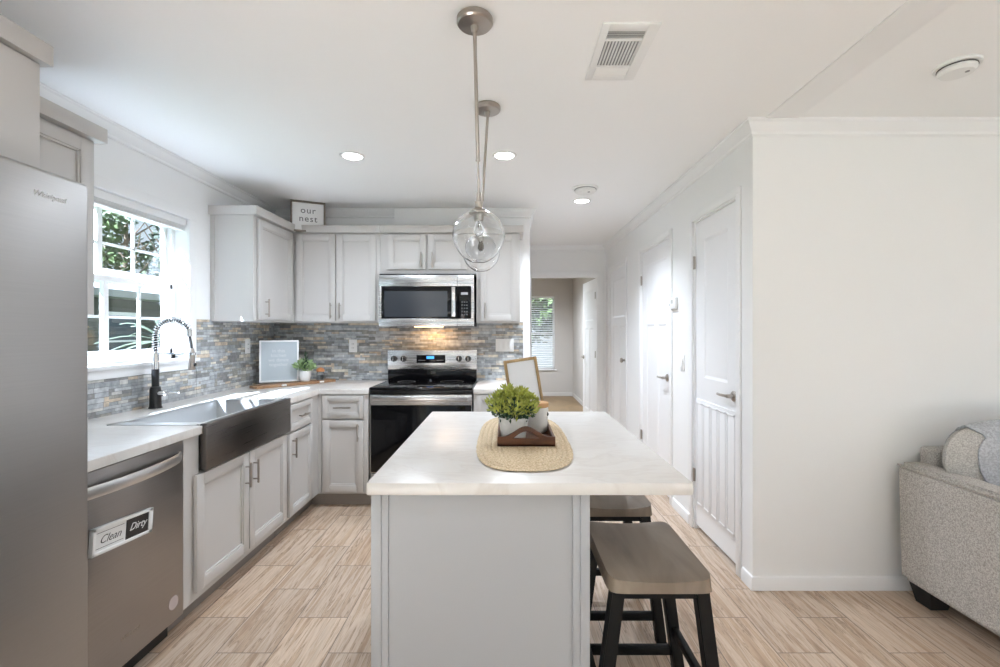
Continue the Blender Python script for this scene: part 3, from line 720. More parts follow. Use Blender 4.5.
tb.faces.new(R_[0]); tb.faces.new(R_[-1]); hb._add(tb)
hb.build('handle', mat('strap_steel', (0.66, 0.65, 0.64), 0.33, 1.0), dr)
MB().lathe([(0, 0.0), (0.028, 0.0), (0.028, 0.0012), (0, 0.0012)], (XF+0.012, 2.024, 0.185), 28, None, 'X').build('round_sticker', mat('sticker_pink_grey', (0.52, 0.44, 0.42), 0.5), dr)['label'] = 'pale round energy sticker'
text_part('brand_mark', 'Whirlpool', 0.022, M_NICKEL, dr, TF((XF+0.0122, 1.79, 0.205), 'E'), 0.25)
MB().box(XL+0.01, XF-0.06, 1.49, 2.088, 0.0, 0.10).build('toe_kick', M_BLACK, t)
# side panel / filler between dishwasher and sink base
t = MB().box(XL+0.002, XF, 2.090, 2.104, 0.105, 0.876, 0.001).box(XL+0.002, XF-0.075, 2.090, 2.104, 0.0, 0.105)
tag(t.build('filler_panel', M_CAB, None, loc=(XF, 2.10, 0)), 'narrow grey filler panel between dishwasher and sink cabinet', 'panel')

# clean / dirty magnet sign
t = thing('dishwasher_sign', 'white sliding magnet sign reading Clean and Dirty on the dishwasher door', 'sign', (XF+0.012, 1.75, 0.62))
xs = XF+0.0125; yc, zc_ = 1.748, 0.614; tl = Matrix.Translation((xs, yc, zc_)) @ Matrix.Rotation(math.radians(-5), 4, 'X')
fr = MB(); fr.box(0, 0.016, -0.138, 0.138, -0.048, -0.036, 0.002, M=tl).box(0, 0.016, -0.138, 0.138, 0.036, 0.048, 0.002, M=tl).box(0, 0.016, -0.138, -0.126, -0.048, 0.048, 0.002, M=tl).box(0, 0.016, 0.118, 0.138, -0.048, 0.048, 0.002, M=tl)
fr.build('sign_frame', M_WHITEPL, t)
MB().box(0, 0.010, -0.127, 0.01, -0.037, 0.037, M=tl).build('white_panel', M_OFFW, t)
MB().box(0, 0.012, 0.01, 0.119, -0.037, 0.037, M=tl).build('black_panel', M_BLACK, t)
text_part('lettering', 'Clean', 0.040, mat('ink_grey', (0.06, 0.06, 0.06), 0.6), t, tl @ TF((0.0102, -0.060, -0.001), 'E'), 0.45, bold=-0.0004)
text_part('lettering', 'Dirty', 0.038, mat('ink_white', (0.8, 0.8, 0.8), 0.6), t, tl @ TF((0.0122, 0.064, 0.002), 'E'), 0.45)
MB().box(0.0098, 0.0106, -0.118, 0.0, 0.026, 0.0275, M=tl).box(0.0098, 0.0106, -0.118, 0.0, -0.0275, -0.026, M=tl).build('ruled_line', mat('ink_grey', (0.1, 0.1, 0.1)), t)

# ---- refrigerator
t = thing('refrigerator', 'tall stainless steel refrigerator at the left edge', 'refrigerator', (-1.7, 1.0, 0))
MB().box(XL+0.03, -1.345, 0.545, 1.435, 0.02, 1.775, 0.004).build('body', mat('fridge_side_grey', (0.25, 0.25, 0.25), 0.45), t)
dl = MB(); dl.box(-1.343, -1.286, 0.952, 1.447, 0.06, 1.812, 0.014, 4); dl = dl.build('door', M_STEEL, t)
dl2 = MB(); dl2.box(-1.343, -1.286, 0.545, 0.946, 0.06, 1.812, 0.014, 4); dl2 = dl2.build('door', M_STEEL, t)
for y, q in ((0.99, dl), (0.908, dl2)):
    MB().tube([(-1.286, y, 0.60), (-1.235, y, 0.62), (-1.230, y, 1.1), (-1.235, y, 1.58), (-1.286, y, 1.60)], 0.011, 12).build('handle', M_STEELH, q)
text_part('brand_mark', 'Whirlpool', 0.023, M_CHROME, dl, TF((-1.2858, 1.318, 1.738), 'E'), 0.25)
for y in (0.62, 1.36):
    MB().cyl((-1.45, y, 0), 0.02, 0.03, 16).build('foot', M_BLACKM, t)

# ---- wall cabinets
CROWNC = 2.19
def cab_crown(mb, F, u0, u1, o, ends=(0, 0)):
    mb.box(u0-(0.026 if ends[0] else 0), u1+(0.026 if ends[1] else 0), o-0.02, o+0.030, CROWNC-0.004, 2.25, 0.002)
t = thing('wall_cabinet', 'deep pale cabinet above the refrigerator', 'cabinet', (-1.8, 1.0, 1.84))
MB().box(XL+0.002, -1.455, 0.50, 1.442, 1.84, 2.19, 0.001).build('cabinet_body', M_CAB, t)
FFR = FR((-1.455, 0, 0), 'E')
shaker(FFR, 0.51, 0.962, 1.845, 2.180, 0, t, flat=True); shaker(FFR, 0.968, 1.440, 1.845, 2.180, 0, t, flat=True)
mb = MB(); mb.box(XL+0.002, -1.418, 0.50, 1.468, 2.186, 2.25, 0.002); mb.build('crown_rail', M_CAB, t)
FU = FR((-1.80, 0, 0), 'E')
t = thing('wall_cabinet', 'grey upper cabinet between the refrigerator and the kitchen window', 'cabinet', (-1.95, 1.75, 1.43))
MB().box(XL+0.002, -1.80, 1.470, 2.045, 1.43, 2.19, 0.001).build('cabinet_body', M_CAB, t)
shaker(FU, 1.485, 2.010, 1.445, 2.170, 0, t, handle=(1.525, 1.53, 'v'))
MB().box(XL+0.002, -1.762, 1.470, 2.071, 2.186, 2.25, 0.002).build('crown_rail', M_CAB, t)
# left of corner
t = thing('wall_cabinet', 'grey upper cabinet right of the kitchen window, with a broad plain end panel', 'cabinet', (-1.95, 3.6, 1.43))
MB().prism([(XL+0.002, 3.335), (-1.80, 3.335), (-1.80, 3.958), (-1.80, YB-0.002), (XL+0.002, YB-0.002)], 1.43, 2.19).build('cabinet_body', M_CAB, t)
shaker(FU, 3.375, 3.915, 1.445, 2.170, 0, t, handle=(3.46, 1.53, 'v'))
MB().box(XL+0.002, -1.762, 3.309, YB-0.054, 2.188, 2.25, 0.002).build('crown_rail', M_CAB, t)
MB().box(-2.085, -2.075, 3.329, 3.336, 1.44, 2.18).build('end_trim', M_CAB, t)
FK = FR((0, 3.958, 0), 'S')
t = thing('wall_cabinet', 'grey upper cabinet with two tall doors, below the our nest sign', 'cabinet', (-1.45, 4.1, 1.43))
MB().box(-1.798, -1.065, 3.958, YB-0.002, 1.43, 2.19, 0.001).build('cabinet_body', M_CAB, t)
shaker(FK, -1.768, -1.437, 1.445, 2.175, 0, t, handle=(-1.470, 1.53, 'v'))
shaker(FK, -1.427, -1.096, 1.445, 2.175, 0, t, handle=(-1.394, 1.53, 'v'))
MB().box(-1.760, -1.065, 3.93, 3.975, 2.186, 2.25, 0.002).build('crown_rail', M_CAB, t)
t = thing('wall_cabinet', 'short grey two-door upper cabinet above the microwave', 'cabinet', (-0.66, 4.1, 1.82))
MB().box(-1.063, -0.253, 3.958, YB-0.002, 1.84, 2.19, 0.001).build('cabinet_body', M_CAB, t)
shaker(FK, -1.000, -0.675, 1.880, 2.175, 0, t, handle=(-0.712, 1.955, 'v'))
shaker(FK, -0.655, -0.330, 1.880, 2.175, 0, t, handle=(-0.618, 1.955, 'v'))
MB().box(-1.063, -0.253, 3.93, 3.975, 2.186, 2.25, 0.002).build('crown_rail', M_CAB, t)
t = thing('wall_cabinet', 'tall narrow grey one-door upper cabinet right of the microwave', 'cabinet', (-0.07, 4.1, 1.43))
MB().box(-0.251, 0.118, 3.958, YB-0.002, 1.43, 2.19, 0.001).build('cabinet_body', M_CAB, t)
shaker(FK, -0.220, 0.098, 1.445, 2.175, 0, t, handle=(-0.175, 1.53, 'v'))
MB().box(-0.251, 0.148, 3.93, 3.975, 2.186, 2.25, 0.002).box(0.118, 0.148, 3.975, YB-0.002, 2.186, 2.25, 0.002).build('crown_rail', M_CAB, t)

# ---- microwave
t = thing('microwave', 'stainless over-range microwave with a black glass door', 'microwave', (-0.66, 4.05, 1.40))
MB().box(-1.050, -0.266, 3.885, YB-0.012, 1.400, 1.836, 0.003).build('body', M_BLACKM, t)
FM = FR((0, 3.885, 0), 'S')
fp = MB(FM); fp.box(-1.052, -0.264, 0, 0.022, 1.730, 1.822, 0.003).box(-1.052, -0.264, 0, 0.022, 1.398, 1.462, 0.003).box(-1.052, -1.030, 0, 0.022, 1.462, 1.730, 0.002).box(-0.288, -0.264, 0, 0.022, 1.462, 1.730, 0.002)
fp.build('front_panel', M_STEELH, t)
dg_ = MB(FM).box(-1.029, -0.404, 0, 0.020, 1.463, 1.729, 0.002).build('door', M_BLACKGL, t)
MB(FM).box(-1.005, -0.485, 0.0202, 0.021, 1.478, 1.690).build('door_window', mat('smoked_glass', (0.035, 0.04, 0.048), 0.12, spec=0.7), dg_)
hh = MB(FM); hh.box(-0.447, -0.415, 0.046, 0.058, 1.475, 1.722, 0.006, 3).box(-0.441, -0.421, 0.018, 0.048, 1.485, 1.505).box(-0.441, -0.421, 0.018, 0.048, 1.692, 1.712); hh.build('handle', M_CHROME, dg_)
MB(FM).box(-0.403, -0.400, 0.0222, 0.0226, 1.399, 1.461).build('panel_seam', M_SLOT, t)
MB(FM).box(-0.403, -0.400, 0.0222, 0.0226, 1.731, 1.821).build('panel_seam', M_SLOT, t)
pn = MB(FM).box(-0.400, -0.289, 0, 0.019, 1.463, 1.729, 0.002).build('control_panel', M_BLACKGL, t)
MB(FM).box(-0.372, -0.315, 0.0192, 0.0198, 1.660, 1.680).build('display', mat('grey_display', (0.35, 0.36, 0.37), 0.4), pn)
kp = MB(FM)
for r in range(5):
    for c in range(3): kp.box(-0.368+c*0.020, -0.357+c*0.020, 0.0192, 0.0196, 1.49+r*0.026, 1.50+r*0.026)
kp.build('keypad', mat('keypad_grey', (0.10, 0.10, 0.10), 0.5), pn)
MB().box(-0.78, -0.55, 3.98, 4.10, 1.394, 1.4005).build('lamp_lens', M_WARM, t)
area_light('cooktop_lamp', (-0.62, 4.10, 1.390), (0, 0, 0), 0.22, 0.10, 0.7, (1.0, 0.60, 0.30))

# ---- range
t = thing('electric_range', 'stainless and black electric range with a smooth glass cooktop', 'stove', (-0.655, 3.9, 0))
rx0, rx1 = -1.046, -0.258
MB().box(rx0, rx1, 3.625, YB-0.04, 0.04, 0.905, 0.003).build('body', M_BLACK, t)
tp = MB(); tp.box(rx0-0.002, rx1+0.002, 3.575, 4.16, 0.906, 0.928, 0.008, 3); tp = tp.build('cooktop', M_BLACKGL, t)
for bx_, by_, br in ((-0.85, 3.74, 0.10), (-0.46, 3.74, 0.085), (-0.85, 4.0, 0.075), (-0.46, 4.0, 0.10)):
    MB().lathe([(br-0.002, 0), (br, 0), (br, 0.0005), (br-0.002, 0.0005)], (bx_, by_, 0.9279), 40, closed=True).build('burner_ring', mat('burner_grey', (0.10, 0.10, 0.10), 0.4), tp)
FRG = FR((0, 3.625, 0), 'S')
MB(FRG).box(rx0, rx1, 0, 0.035, 0.872, 0.905, 0.004).build('front_trim', M_BLACK, t)
od = MB(FRG); od.box(rx0+0.004, rx1-0.004, 0, 0.032, 0.785, 0.870, 0.005).box(rx0+0.004, rx0+0.022, 0, 0.032, 0.27, 0.785).box(rx1-0.022, rx1-0.004, 0, 0.032, 0.27, 0.785).box(rx0+0.022, rx1-0.022, 0, 0.030, 0.27, 0.785)
od = od.build('oven_door', M_STEELH, t)
MB(FRG).box(rx0+0.008, rx1-0.008, 0.0305, 0.035, 0.275, 0.790, 0.002).build('oven_window', M_BLACKGL, od)
hh = MB(FRG); hh.box(rx0+0.03, rx1-0.03, 0.062, 0.082, 0.825, 0.866, 0.006, 3).box(rx0+0.04, rx0+0.06, 0.03, 0.064, 0.832, 0.858).box(rx1-0.06, rx1-0.04, 0.03, 0.064, 0.832, 0.858); hh.build('handle', M_STEELH, od)
MB(FRG).box(rx0+0.004, rx1-0.004, 0, 0.030, 0.07, 0.262, 0.005).build('storage_drawer', M_STEELH, t)
for x in (rx0+0.05, rx1-0.05):
    for y in (3.68, 4.14): MB().cyl((x, y, 0), 0.018, 0.04, 12).build('foot', M_BLACKM, t)
bk = MB(); bk.box(rx0+0.002, rx1-0.002, 4.135, 4.20, 0.926, 1.025, 0.006); bk.build('backguard_lower', M_BLACKGL, t)
bg_ = MB(); bg_.box(rx0, rx1, 4.13, 4.21, 1.020, 1.192, 0.005); bg_ = bg_.build('backguard', M_STEELH, t)
FG = FR((0, 4.13, 0), 'S')
dp = MB(FG).box(-0.79, -0.535, 0, 0.003, 1.078, 1.148, 0.001).build('display_panel', M_BLACKGL, bg_)
MB(FG).box(-0.70, -0.635, 0.003, 0.0036, 1.115, 1.138).build('clock_display', M_LCD, dp)
kp = MB(FG).box(-0.775, -0.712, 0.003, 0.0034, 1.100, 1.103).build('key_row', mat('key_grey', (0.3, 0.3, 0.32), 0.5), dp)
kp = MB(FG).box(-0.61, -0.55, 0.003, 0.0034, 1.100, 1.103).build('key_row', mat('key_grey', (0.3, 0.3, 0.32), 0.5), dp)
for x in (-0.99, -0.905, -0.415, -0.333):
    k = MB(FG).lathe([(0, 0), (0.026, 0), (0.026, 0.006), (0.021, 0.01), (0.019, 0.030), (0.017, 0.033), (0, 0.033)], (x, 0, 1.115), 24, None, 'Y').build('knob', M_BLACK, bg_)
    MB(FG).box(x-0.003, x+0.003, 0.02, 0.036, 1.096, 1.134, 0.001).build('knob_pointer', M_STEELH, k)

# ================================================================ ISLAND
t = thing('kitchen_island', 'light grey island cabinet with plain panelled end toward the living room', 'island', (-0.07, 1.97, 0))
MB().box(-0.385, 0.235, 1.405, 2.555, 0.0, 0.877).build('cabinet_body', M_ISL, t)
tr = MB(); tr.box(-0.402, -0.372, 1.392, 1.42, 0.0, 0.877, 0.002).box(-0.392, -0.352, 1.398, 1.406, 0.0, 0.877, 0.001); tr.build('corner_trim', M_ISL, t)
tr = MB(); tr.box(0.222, 0.250, 1.392, 1.42, 0.0, 0.877, 0.002).box(0.200, 0.240, 1.398, 1.406, 0.0, 0.877, 0.001); tr.build('corner_trim', M_ISL, t)
MB().box(-0.372, 0.222, 1.396, 1.406, 0.0, 0.09, 0.002).build('base_trim', M_ISL, t)
FI = FR((-0.385, 0, 0), 'W')
for i in range(2):
    a = -2.54 + i*0.57
    shaker(FI, a, a+0.55, 0.69, 0.862, 0, t, 'drawer', M_ISL, 0.036, (a+0.275, 0.775, 'h')); shaker(FI, a, a+0.55, 0.125, 0.675, 0, t, 'door', M_ISL, handle=(a+0.5 if i == 0 else a+0.05, 0.585, 'v'))
ct = MB(); ct.box(-0.410, 0.551, 1.373, 2.593, 0.877, 0.914, 0.004)
tag(ct.build('island_countertop', M_COUNTER, None, loc=(0.067, 1.98, 0.877)), 'white veined slab topping the kitchen island', 'countertop')

# ---- mat, tray and things on it
def squircle(cx, cy, rx, ry, n, N=72):
    out = []
    for i in range(N):
        a = 2*PI*i/N; c, s = math.cos(a), math.sin(a)
        out.append((cx + rx*math.copysign(abs(c)**(2/n), c), cy + ry*math.copysign(abs(s)**(2/n), s)))
    return out
t = thing('woven_placemat', 'long oval braided jute mat in the middle of the island', 'placemat', (0.067, 1.95, 0.914))
MB().prism(squircle(0.068, 1.945, 0.168, 0.458, 3.2), 0.9142, 0.9175).build('backing', M_JUTE, t)
br = MB()
for k in range(9):
    q = 0.172 - k*0.0195; qy = 0.462 - k*0.0195
    ring = squircle(0.068, 1.945, q, qy, 3.2 if k < 6 else 2.8, 120)
    path = [(x, y, 0.9195 + 0.0012*math.sin(i*2.1)) for i, (x, y) in enumerate(ring)]; path.append(path[0]); path.append(path[1])
    br.tube(path, [0.0105*(1+0.10*math.sin(i*2.1+k)) for i in range(len(path))], 6)
for v in br.bm.verts: v.co.z = 0.9175 + (v.co.z-0.9195)*0.32 + 0.0015
br.build('braid', M_JUTE, t)
t = thing('wooden_tray', 'small dark brown wooden tray with arched end handles on the jute mat', 'tray', (0.077, 1.95, 0.92))
tz = 0.9225; tx0, tx1, ty0, ty1 = -0.033, 0.187, 1.775, 2.13
MB().box(tx0, tx1, ty0, ty1, tz, tz+0.008, 0.001).build('tray_base', M_TRAY, t)
MB().box(tx0, tx0+0.010, ty0+0.012, ty1-0.012, tz+0.008, tz+0.036, 0.002).build('tray_side', M_TRAY, t)
MB().box(tx1-0.010, tx1, ty0+0.012, ty1-0.012, tz+0.008, tz+0.036, 0.002).build('tray_side', M_TRAY, t)
def tray_end(y):
    N = 24; cx = (tx0+tx1)/2; w = (tx1-tx0)/2
    outer = [(-w, 0)] + [(w, 0)]
    top = []
    for i in range(N+1):
        x = w - 2*w*i/N; u = abs(x)/w
        h = 0.036 + (0.038*(0.5+0.5*math.cos(PI*min(1, u/0.82))) if u < 0.82 else 0)
        top.append((x, h))
    pts = outer + top
    tb = bmesh.new()
    vo = [tb.verts.new((cx+x, 0, tz+z)) for x, z in pts]
    hole = []
    for i in range(16):
        x = -0.050 + 0.100*i/15; hole.append((x, 0.030 + 0.0))
    up = [(0.050 - 0.100*i/15, 0.030 + 0.026*math.sin(PI*i/15)) for i in range(1, 15)]
    vh = [tb.verts.new((cx+x, 0, tz+z)) for x, z in hole + up]
    eo = [tb.edges.new((vo[i], vo[(i+1) % len(vo)])) for i in range(len(vo))]; eh = [tb.edges.new((vh[i], vh[(i+1) % len(vh)])) for i in range(len(vh))]
    bmesh.ops.triangle_fill(tb, edges=eo+eh, use_beauty=True)
    r = bmesh.ops.extrude_face_region(tb, geom=tb.faces[:])
    for v in r['geom']:
        if isinstance(v, bmesh.types.BMVert): v.co.y += 0.012
    m_ = MB(); m_._add(tb, Matrix.Translation((0, y, 0))); return m_
tray_end(ty0).build('tray_handle_end', M_TRAY, t); tray_end(ty1-0.012).build('tray_handle_end', M_TRAY, t)

def leaf_cloud(mb, c, rx, ry, rz, count, size, rnd, up=0.3, zmin=None, wf=0.34):
    for i in range(count):
        while True:
            p = Vector((rnd.uniform(-1, 1), rnd.uniform(-1, 1), rnd.uniform(-1, 1)))
            if p.length <= 1 and p.length > 0.25: break
        q = Vector((c[0]+p.x*rx, c[1]+p.y*ry, c[2]+p.z*rz))
        if zmin is not None and q.z < zmin: continue
        d = (Vector((p.x, p.y, p.z*0.6+up)) + Vector((rnd.uniform(-.6, .6), rnd.uniform(-.6, .6), rnd.uniform(-.4, .6)))).normalized()
        s = d.cross(Vector((rnd.uniform(-1, 1), rnd.uniform(-1, 1), rnd.uniform(-1, 1)))).normalized(); nn = d.cross(s)
        L = size*rnd.uniform(0.7, 1.3); w = L*wf
        a = mb.bm.verts.new(q); b = mb.bm.verts.new(q + d*L*0.5 + s*w - nn*L*0.08); c2 = mb.bm.verts.new(q + d*L); e = mb.bm.verts.new(q + d*L*0.5 - s*w - nn*L*0.08)
        mb.bm.faces.new((a, b, c2, e))
rn = random.Random(3)
# white square-ish pot with the boxwood-like plant
px_, py_ = 0.030, 1.885; pz = tz+0.008
t = thing('potted_plant', 'bushy yellow-green artificial plant in a whitewashed pot on the island tray', 'plant', (px_, py_, pz))
def sq_pot(cx, cy, z0, h, r0, r1, n=4.5, N=48):
    tb = bmesh.new(); lay = [(r0*0.9, 0), (r0, 0.004), (r0+(r1-r0)*0.5, h*0.5), (r1, h-0.003), (r1-0.003, h), (r1-0.008, h-0.001), (r1-0.010, h-0.02)]
    R = [[tb.verts.new((x, y, z0+z)) for x, y in squircle(cx, cy, r, r, n, N)] for r, z in lay]
    for A, B in zip(R, R[1:]):
        for k in range(N): tb.faces.new((A[k], A[(k+1) % N], B[(k+1) % N], B[k]))
    tb.faces.new(R[0]); tb.faces.new(R[-1]); m_ = MB(); m_._add(tb); return m_
sq_pot(px_, py_, pz, 0.088, 0.048, 0.060).build('pot', M_CERAM, t)
clumps = [(0.0, 0.0, 0.150, 0.050), (-0.070, 0.0, 0.135, 0.036), (0.066, 0.01, 0.128, 0.036), (0.0, -0.065, 0.125, 0.036), (0.02, 0.065, 0.140, 0.042), (-0.050, -0.045, 0.124, 0.034), (0.050, -0.045, 0.122, 0.034), (-0.035, 0.05, 0.145, 0.036), (-0.022, 0.0, 0.185, 0.026), (0.030, -0.01, 0.176, 0.024), (-0.052, 0.01, 0.160, 0.024), (0.060, 0.0, 0.152, 0.024)]
fo = MB()
for cx_, cy_, cz_, cr_ in clumps: leaf_cloud(fo, (px_+cx_, py_+cy_, pz+cz_), cr_, cr_, cr_*0.85, 105, 0.021, rn, 0.7, zmin=pz+0.092, wf=0.22)
fo.build('foliage', M_LEAF, t, smooth=30)
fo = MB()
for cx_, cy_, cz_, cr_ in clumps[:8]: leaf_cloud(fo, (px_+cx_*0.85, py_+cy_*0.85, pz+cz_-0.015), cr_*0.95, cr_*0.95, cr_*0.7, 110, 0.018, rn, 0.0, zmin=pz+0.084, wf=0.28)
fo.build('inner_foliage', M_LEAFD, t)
st = MB()
for i in range(14):
    a = 2*PI*i/14; st.tube([(px_, py_, pz+0.05), (px_+0.03*math.cos(a), py_+0.03*math.sin(a), pz+0.10), (px_+0.07*math.cos(a), py_+0.07*math.sin(a), pz+0.14)], 0.0014, 5)
st.build('stems', M_LEAFD, t)
# jar with cork lid
jx, jy = 0.134, 2.00
t = thing('ceramic_jar', 'white speckled jar with a cork lid beside the island plant', 'jar', (jx, jy, pz))
MB().lathe([(0, 0), (0.036, 0), (0.041, 0.006), (0.045, 0.05), (0.047, 0.095), (0.045, 0.106), (0, 0.106)], (jx, jy, pz), 32).build('jar_body', M_CERAM, t)
MB().lathe([(0, 0.106), (0.045, 0.106), (0.048, 0.110), (0.048, 0.122), (0.045, 0.126), (0, 0.126)], (jx, jy, pz), 32).build('lid', M_CORK, t)
MB().ball((jx+0.040, jy-0.02, pz+0.078), 0.007, 0.005, 0.009, 12).build('clasp', M_BLACKM, t)
# leaning frame
t = thing('picture_frame', 'tilted pale wood frame around a blank white board, leaning behind the island jar', 'picture frame', (0.075, 2.115, pz))
w, h, b_ = 0.078, 0.305, 0.013
P = Matrix.Translation((0.112, 2.150, 0.932)) @ Matrix.Rotation(math.radians(-9), 4, 'X') @ Matrix.Rotation(math.radians(-9), 4, 'Y') @ Matrix.Rotation(math.radians(5), 4, 'Z')
fr = MB(); fr.box(-w, -w+b_, -0.012, 0.012, 0, h, 0.002, M=P).box(w-b_, w, -0.012, 0.012, 0, h, 0.002, M=P).box(-w+b_, w-b_, -0.012, 0.012, 0, b_, 0.002, M=P).box(-w+b_, w-b_, -0.012, 0.012, h-b_, h, 0.002, M=P)
fr.build('frame', M_TANWOOD, t)
MB().box(-w+b_, w-b_, -0.002, 0.008, b_, h-b_, M=P).build('white_board', mat('blank_board', (0.74, 0.75, 0.78), 0.5), t)

# ---- stools
def seat_mesh(cx, cy, rx, ry, z, th):
    N = 16; n = 12.0; tb = bmesh.new()
    def pos(i, j, top):
        a = -1+2*i/N; b = -1+2*j/N; mx = max(abs(a), abs(b)); k = 1.0
        if mx > 0: k = mx/((abs(a)**n+abs(b)**n)**(1/n))
        x, y = a*k, b*k
        dip = 0.012*(1-x*x)**1.0 if top else 0.0
        e = 0.004 if (mx > 0.999 and top) else 0
        return (cx+x*(rx-e), cy+y*(ry-e), z - dip - e*0.5 if top else z-th)
    T = [[tb.verts.new(pos(i, j, True)) for j in range(N+1)] for i in range(N+1)]; B = [[tb.verts.new(pos(i, j, False)) for j in range(N+1)] for i in range(N+1)]
    for i in range(N):
        for j in range(N):
            tb.faces.new((T[i][j], T[i+1][j], T[i+1][j+1], T[i][j+1])); tb.faces.new((B[i][j], B[i][j+1], B[i+1][j+1], B[i+1][j]))
    rim = [(i, 0) for i in range(N)] + [(N, j) for j in range(N)] + [(N-i, N) for i in range(N)] + [(0, N-j) for j in range(N)]
    for k in range(len(rim)):
        a, b = rim[k], rim[(k+1) % len(rim)]; tb.faces.new((T[a[0]][a[1]], B[a[0]][a[1]], B[b[0]][b[1]], T[b[0]][b[1]]))
    m_ = MB(); m_._add(tb); return m_
def make_stool(cx, cy, label):
    t = thing('counter_stool', label, 'stool', (cx, cy, 0), 'counter stools under the island overhang')
    rx, ry, zt = 0.163, 0.224, 0.612
    seat_mesh(cx, cy, rx, ry, zt, 0.045).build('seat', M_SEAT, t, smooth=40)
    for sx in (-1, 1):
        for sy in (-1, 1):
            m_ = MB(); m_.beam((cx+sx*0.202, cy+sy*0.186, 0), (cx+sx*0.128, cy+sy*0.186, zt-0.044), 0.042, 0.042); m_.build('leg', M_BLKCHAR, t)
    for sy in (-1, 1):
        MB().box(cx-0.115, cx+0.115, cy+sy*0.186-0.011, cy+sy*0.186+0.011, zt-0.075, zt-0.045).build('apron_rail', M_BLKCHAR, t)
        MB().box(cx-0.182, cx+0.182, cy+sy*0.186-0.011, cy+sy*0.186+0.011, 0.105, 0.138, 0.002).build('stretcher', M_BLKCHAR, t)
    for sx in (-1, 1):
        MB().box(cx+sx*0.124-0.010, cx+sx*0.124+0.010, cy-0.168, cy+0.168, zt-0.075, zt-0.045).build('apron_rail', M_BLKCHAR, t)
        MB().box(cx+sx*0.178-0.011, cx+sx*0.178+0.011, cy-0.168, cy+0.168, 0.190, 0.222, 0.002).build('stretcher', M_BLKCHAR, t)
    return t
s1 = make_stool(0.473, 1.635, 'grey-brown wooden saddle stool with black legs, nearer of the two at the island')
s2 = copy_tree(s1); s2.location = (0.473, 2.222, 0); s2['label'] = 'grey-brown wooden saddle stool, farther one mostly hidden under the island top'

# ================================================================ CEILING THINGS
def pendant(x, y, drop, label, tx, ty):
    t = thing('pendant_lamp', label, 'pendant lamp', (x, y, CZ), 'pendant lamps over the island')
    MB().lathe([(0, 0), (0.060, 0), (0.063, -0.004), (0.063, -0.020), (0.058, -0.026), (0.014, -0.030), (0.012, -0.048), (0.008, -0.052), (0, -0.052)], (x, y, CZ), 40).build('canopy', M_NICKEL, t)
    # rod hangs slightly out of plumb
    zg = CZ - drop; top = Vector((x, y, CZ-0.05)); bot = Vector((x+tx, y+ty, zg+0.155)); k = top.lerp(bot, 0.80)
    rod = MB().tube([top, top.lerp(bot, 0.8)], 0.0065, 12).tube([k, bot], 0.0042, 10).ball(k, 0.0085, 0.0085, 0.006, 14).build('rod', M_NICKEL, t)
    gx, gy = bot.x, bot.y
    MB().lathe([(0, 0.155), (0.006, 0.155), (0.008, 0.150), (0.009, 0.125), (0.014, 0.122), (0.014, 0.100), (0.027, 0.094), (0.034, 0.086), (0.034, 0.080), (0.020, 0.078), (0.016, 0.055), (0, 0.053)], (gx, gy, zg), 28).build('socket', M_NICKEL, t)
    MB().lathe([(0, -0.002), (0.010, 0.002), (0.0165, 0.014), (0.017, 0.028), (0.012, 0.044), (0.010, 0.054), (0, 0.054)], (gx, gy, zg), 20).build('bulb', M_GLASS, t)
    # globe: glass wall with its own thickness, open at the neck and at the bottom
    out = []; r = 0.0925
    for i in range(25):
        a = math.radians(22 + (158-22)*i/24); rr = r*math.sin(a); zz = r*math.cos(a)
        if zz < 0: rr *= 1 - 0.10*(abs(zz)/r); zz *= 1.02
        out.append((rr, zz))
    inn = [(max(0.001, a-0.0026*math.sin(math.radians(22+136*i/24))), b-0.0026*math.cos(math.radians(22+136*i/24))) for i, (a, b) in enumerate(out)]
    MB().lathe(out + inn[::-1], (gx, gy, zg), 56, closed=True).build('glass_globe', M_GLASS, t, smooth=60)
    return t
pendant(-0.110, 1.645, 0.768, 'nearer clear glass globe pendant on a brushed nickel rod above the island', 0.014, 0.0)
pendant(-0.090, 2.290, 0.718, 'farther clear glass globe pendant, seen behind the nearer globe', -0.032, 0.0)

def can_light(x, y, label, watt, cone=165):
    t = thing('recessed_light', label, 'recessed light', (x, y, CZ), 'recessed ceiling lights')
    MB().lathe([(0.058, -0.001), (0.060, -0.006), (0.074, -0.006), (0.078, -0.001), (0.078, 0.0), (0.058, 0.0)], (x, y, CZ), 40, closed=True).build('trim_ring', M_WHITEPL, t)
    MB().lathe([(0, -0.002), (0.058, -0.002), (0.058, 0.0), (0, 0.0)], (x, y, CZ), 36).build('lens', M_LAMP, t)
    d_ = bpy.data.lights.new('downlight', 'SPOT'); d_.energy = watt; d_.spot_size = math.radians(cone); d_.spot_blend = 0.9; d_.shadow_soft_size = 0.05; d_.color = (0.84, 0.94, 1.07)
    o = bpy.data.objects.new('downlight', d_); COL.objects.link(o); o.location = (x, y, CZ-0.02)
can_light(-0.965, 2.94, 'round recessed ceiling light nearest the window wall', 40)
can_light(-0.010, 2.93, 'round recessed ceiling light above the far end of the island', 33)
can_light(0.640, 3.95, 'round recessed ceiling light at the mouth of the hall', 62, 120)
for x_, y_, nm in ((-0.965, 0.7, 'kitchen, nearest the refrigerator'), (0.0, 0.7, 'kitchen, above the near side of the island'), (2.6, 0.6, 'living room, nearest the sofa'), (0.6, -1.9, 'living room, toward the kitchen side'), (3.2, -1.9, 'living room, toward the east window')):
    can_light(x_, y_, 'added unseen recessed ceiling light of the ' + nm, 6)  # out-of-view downlights added to raise the general light level
can_light(0.3, 7.9, 'added unseen recessed ceiling light in the bedroom', 210)  # unseen lamp added to brighten the bedroom
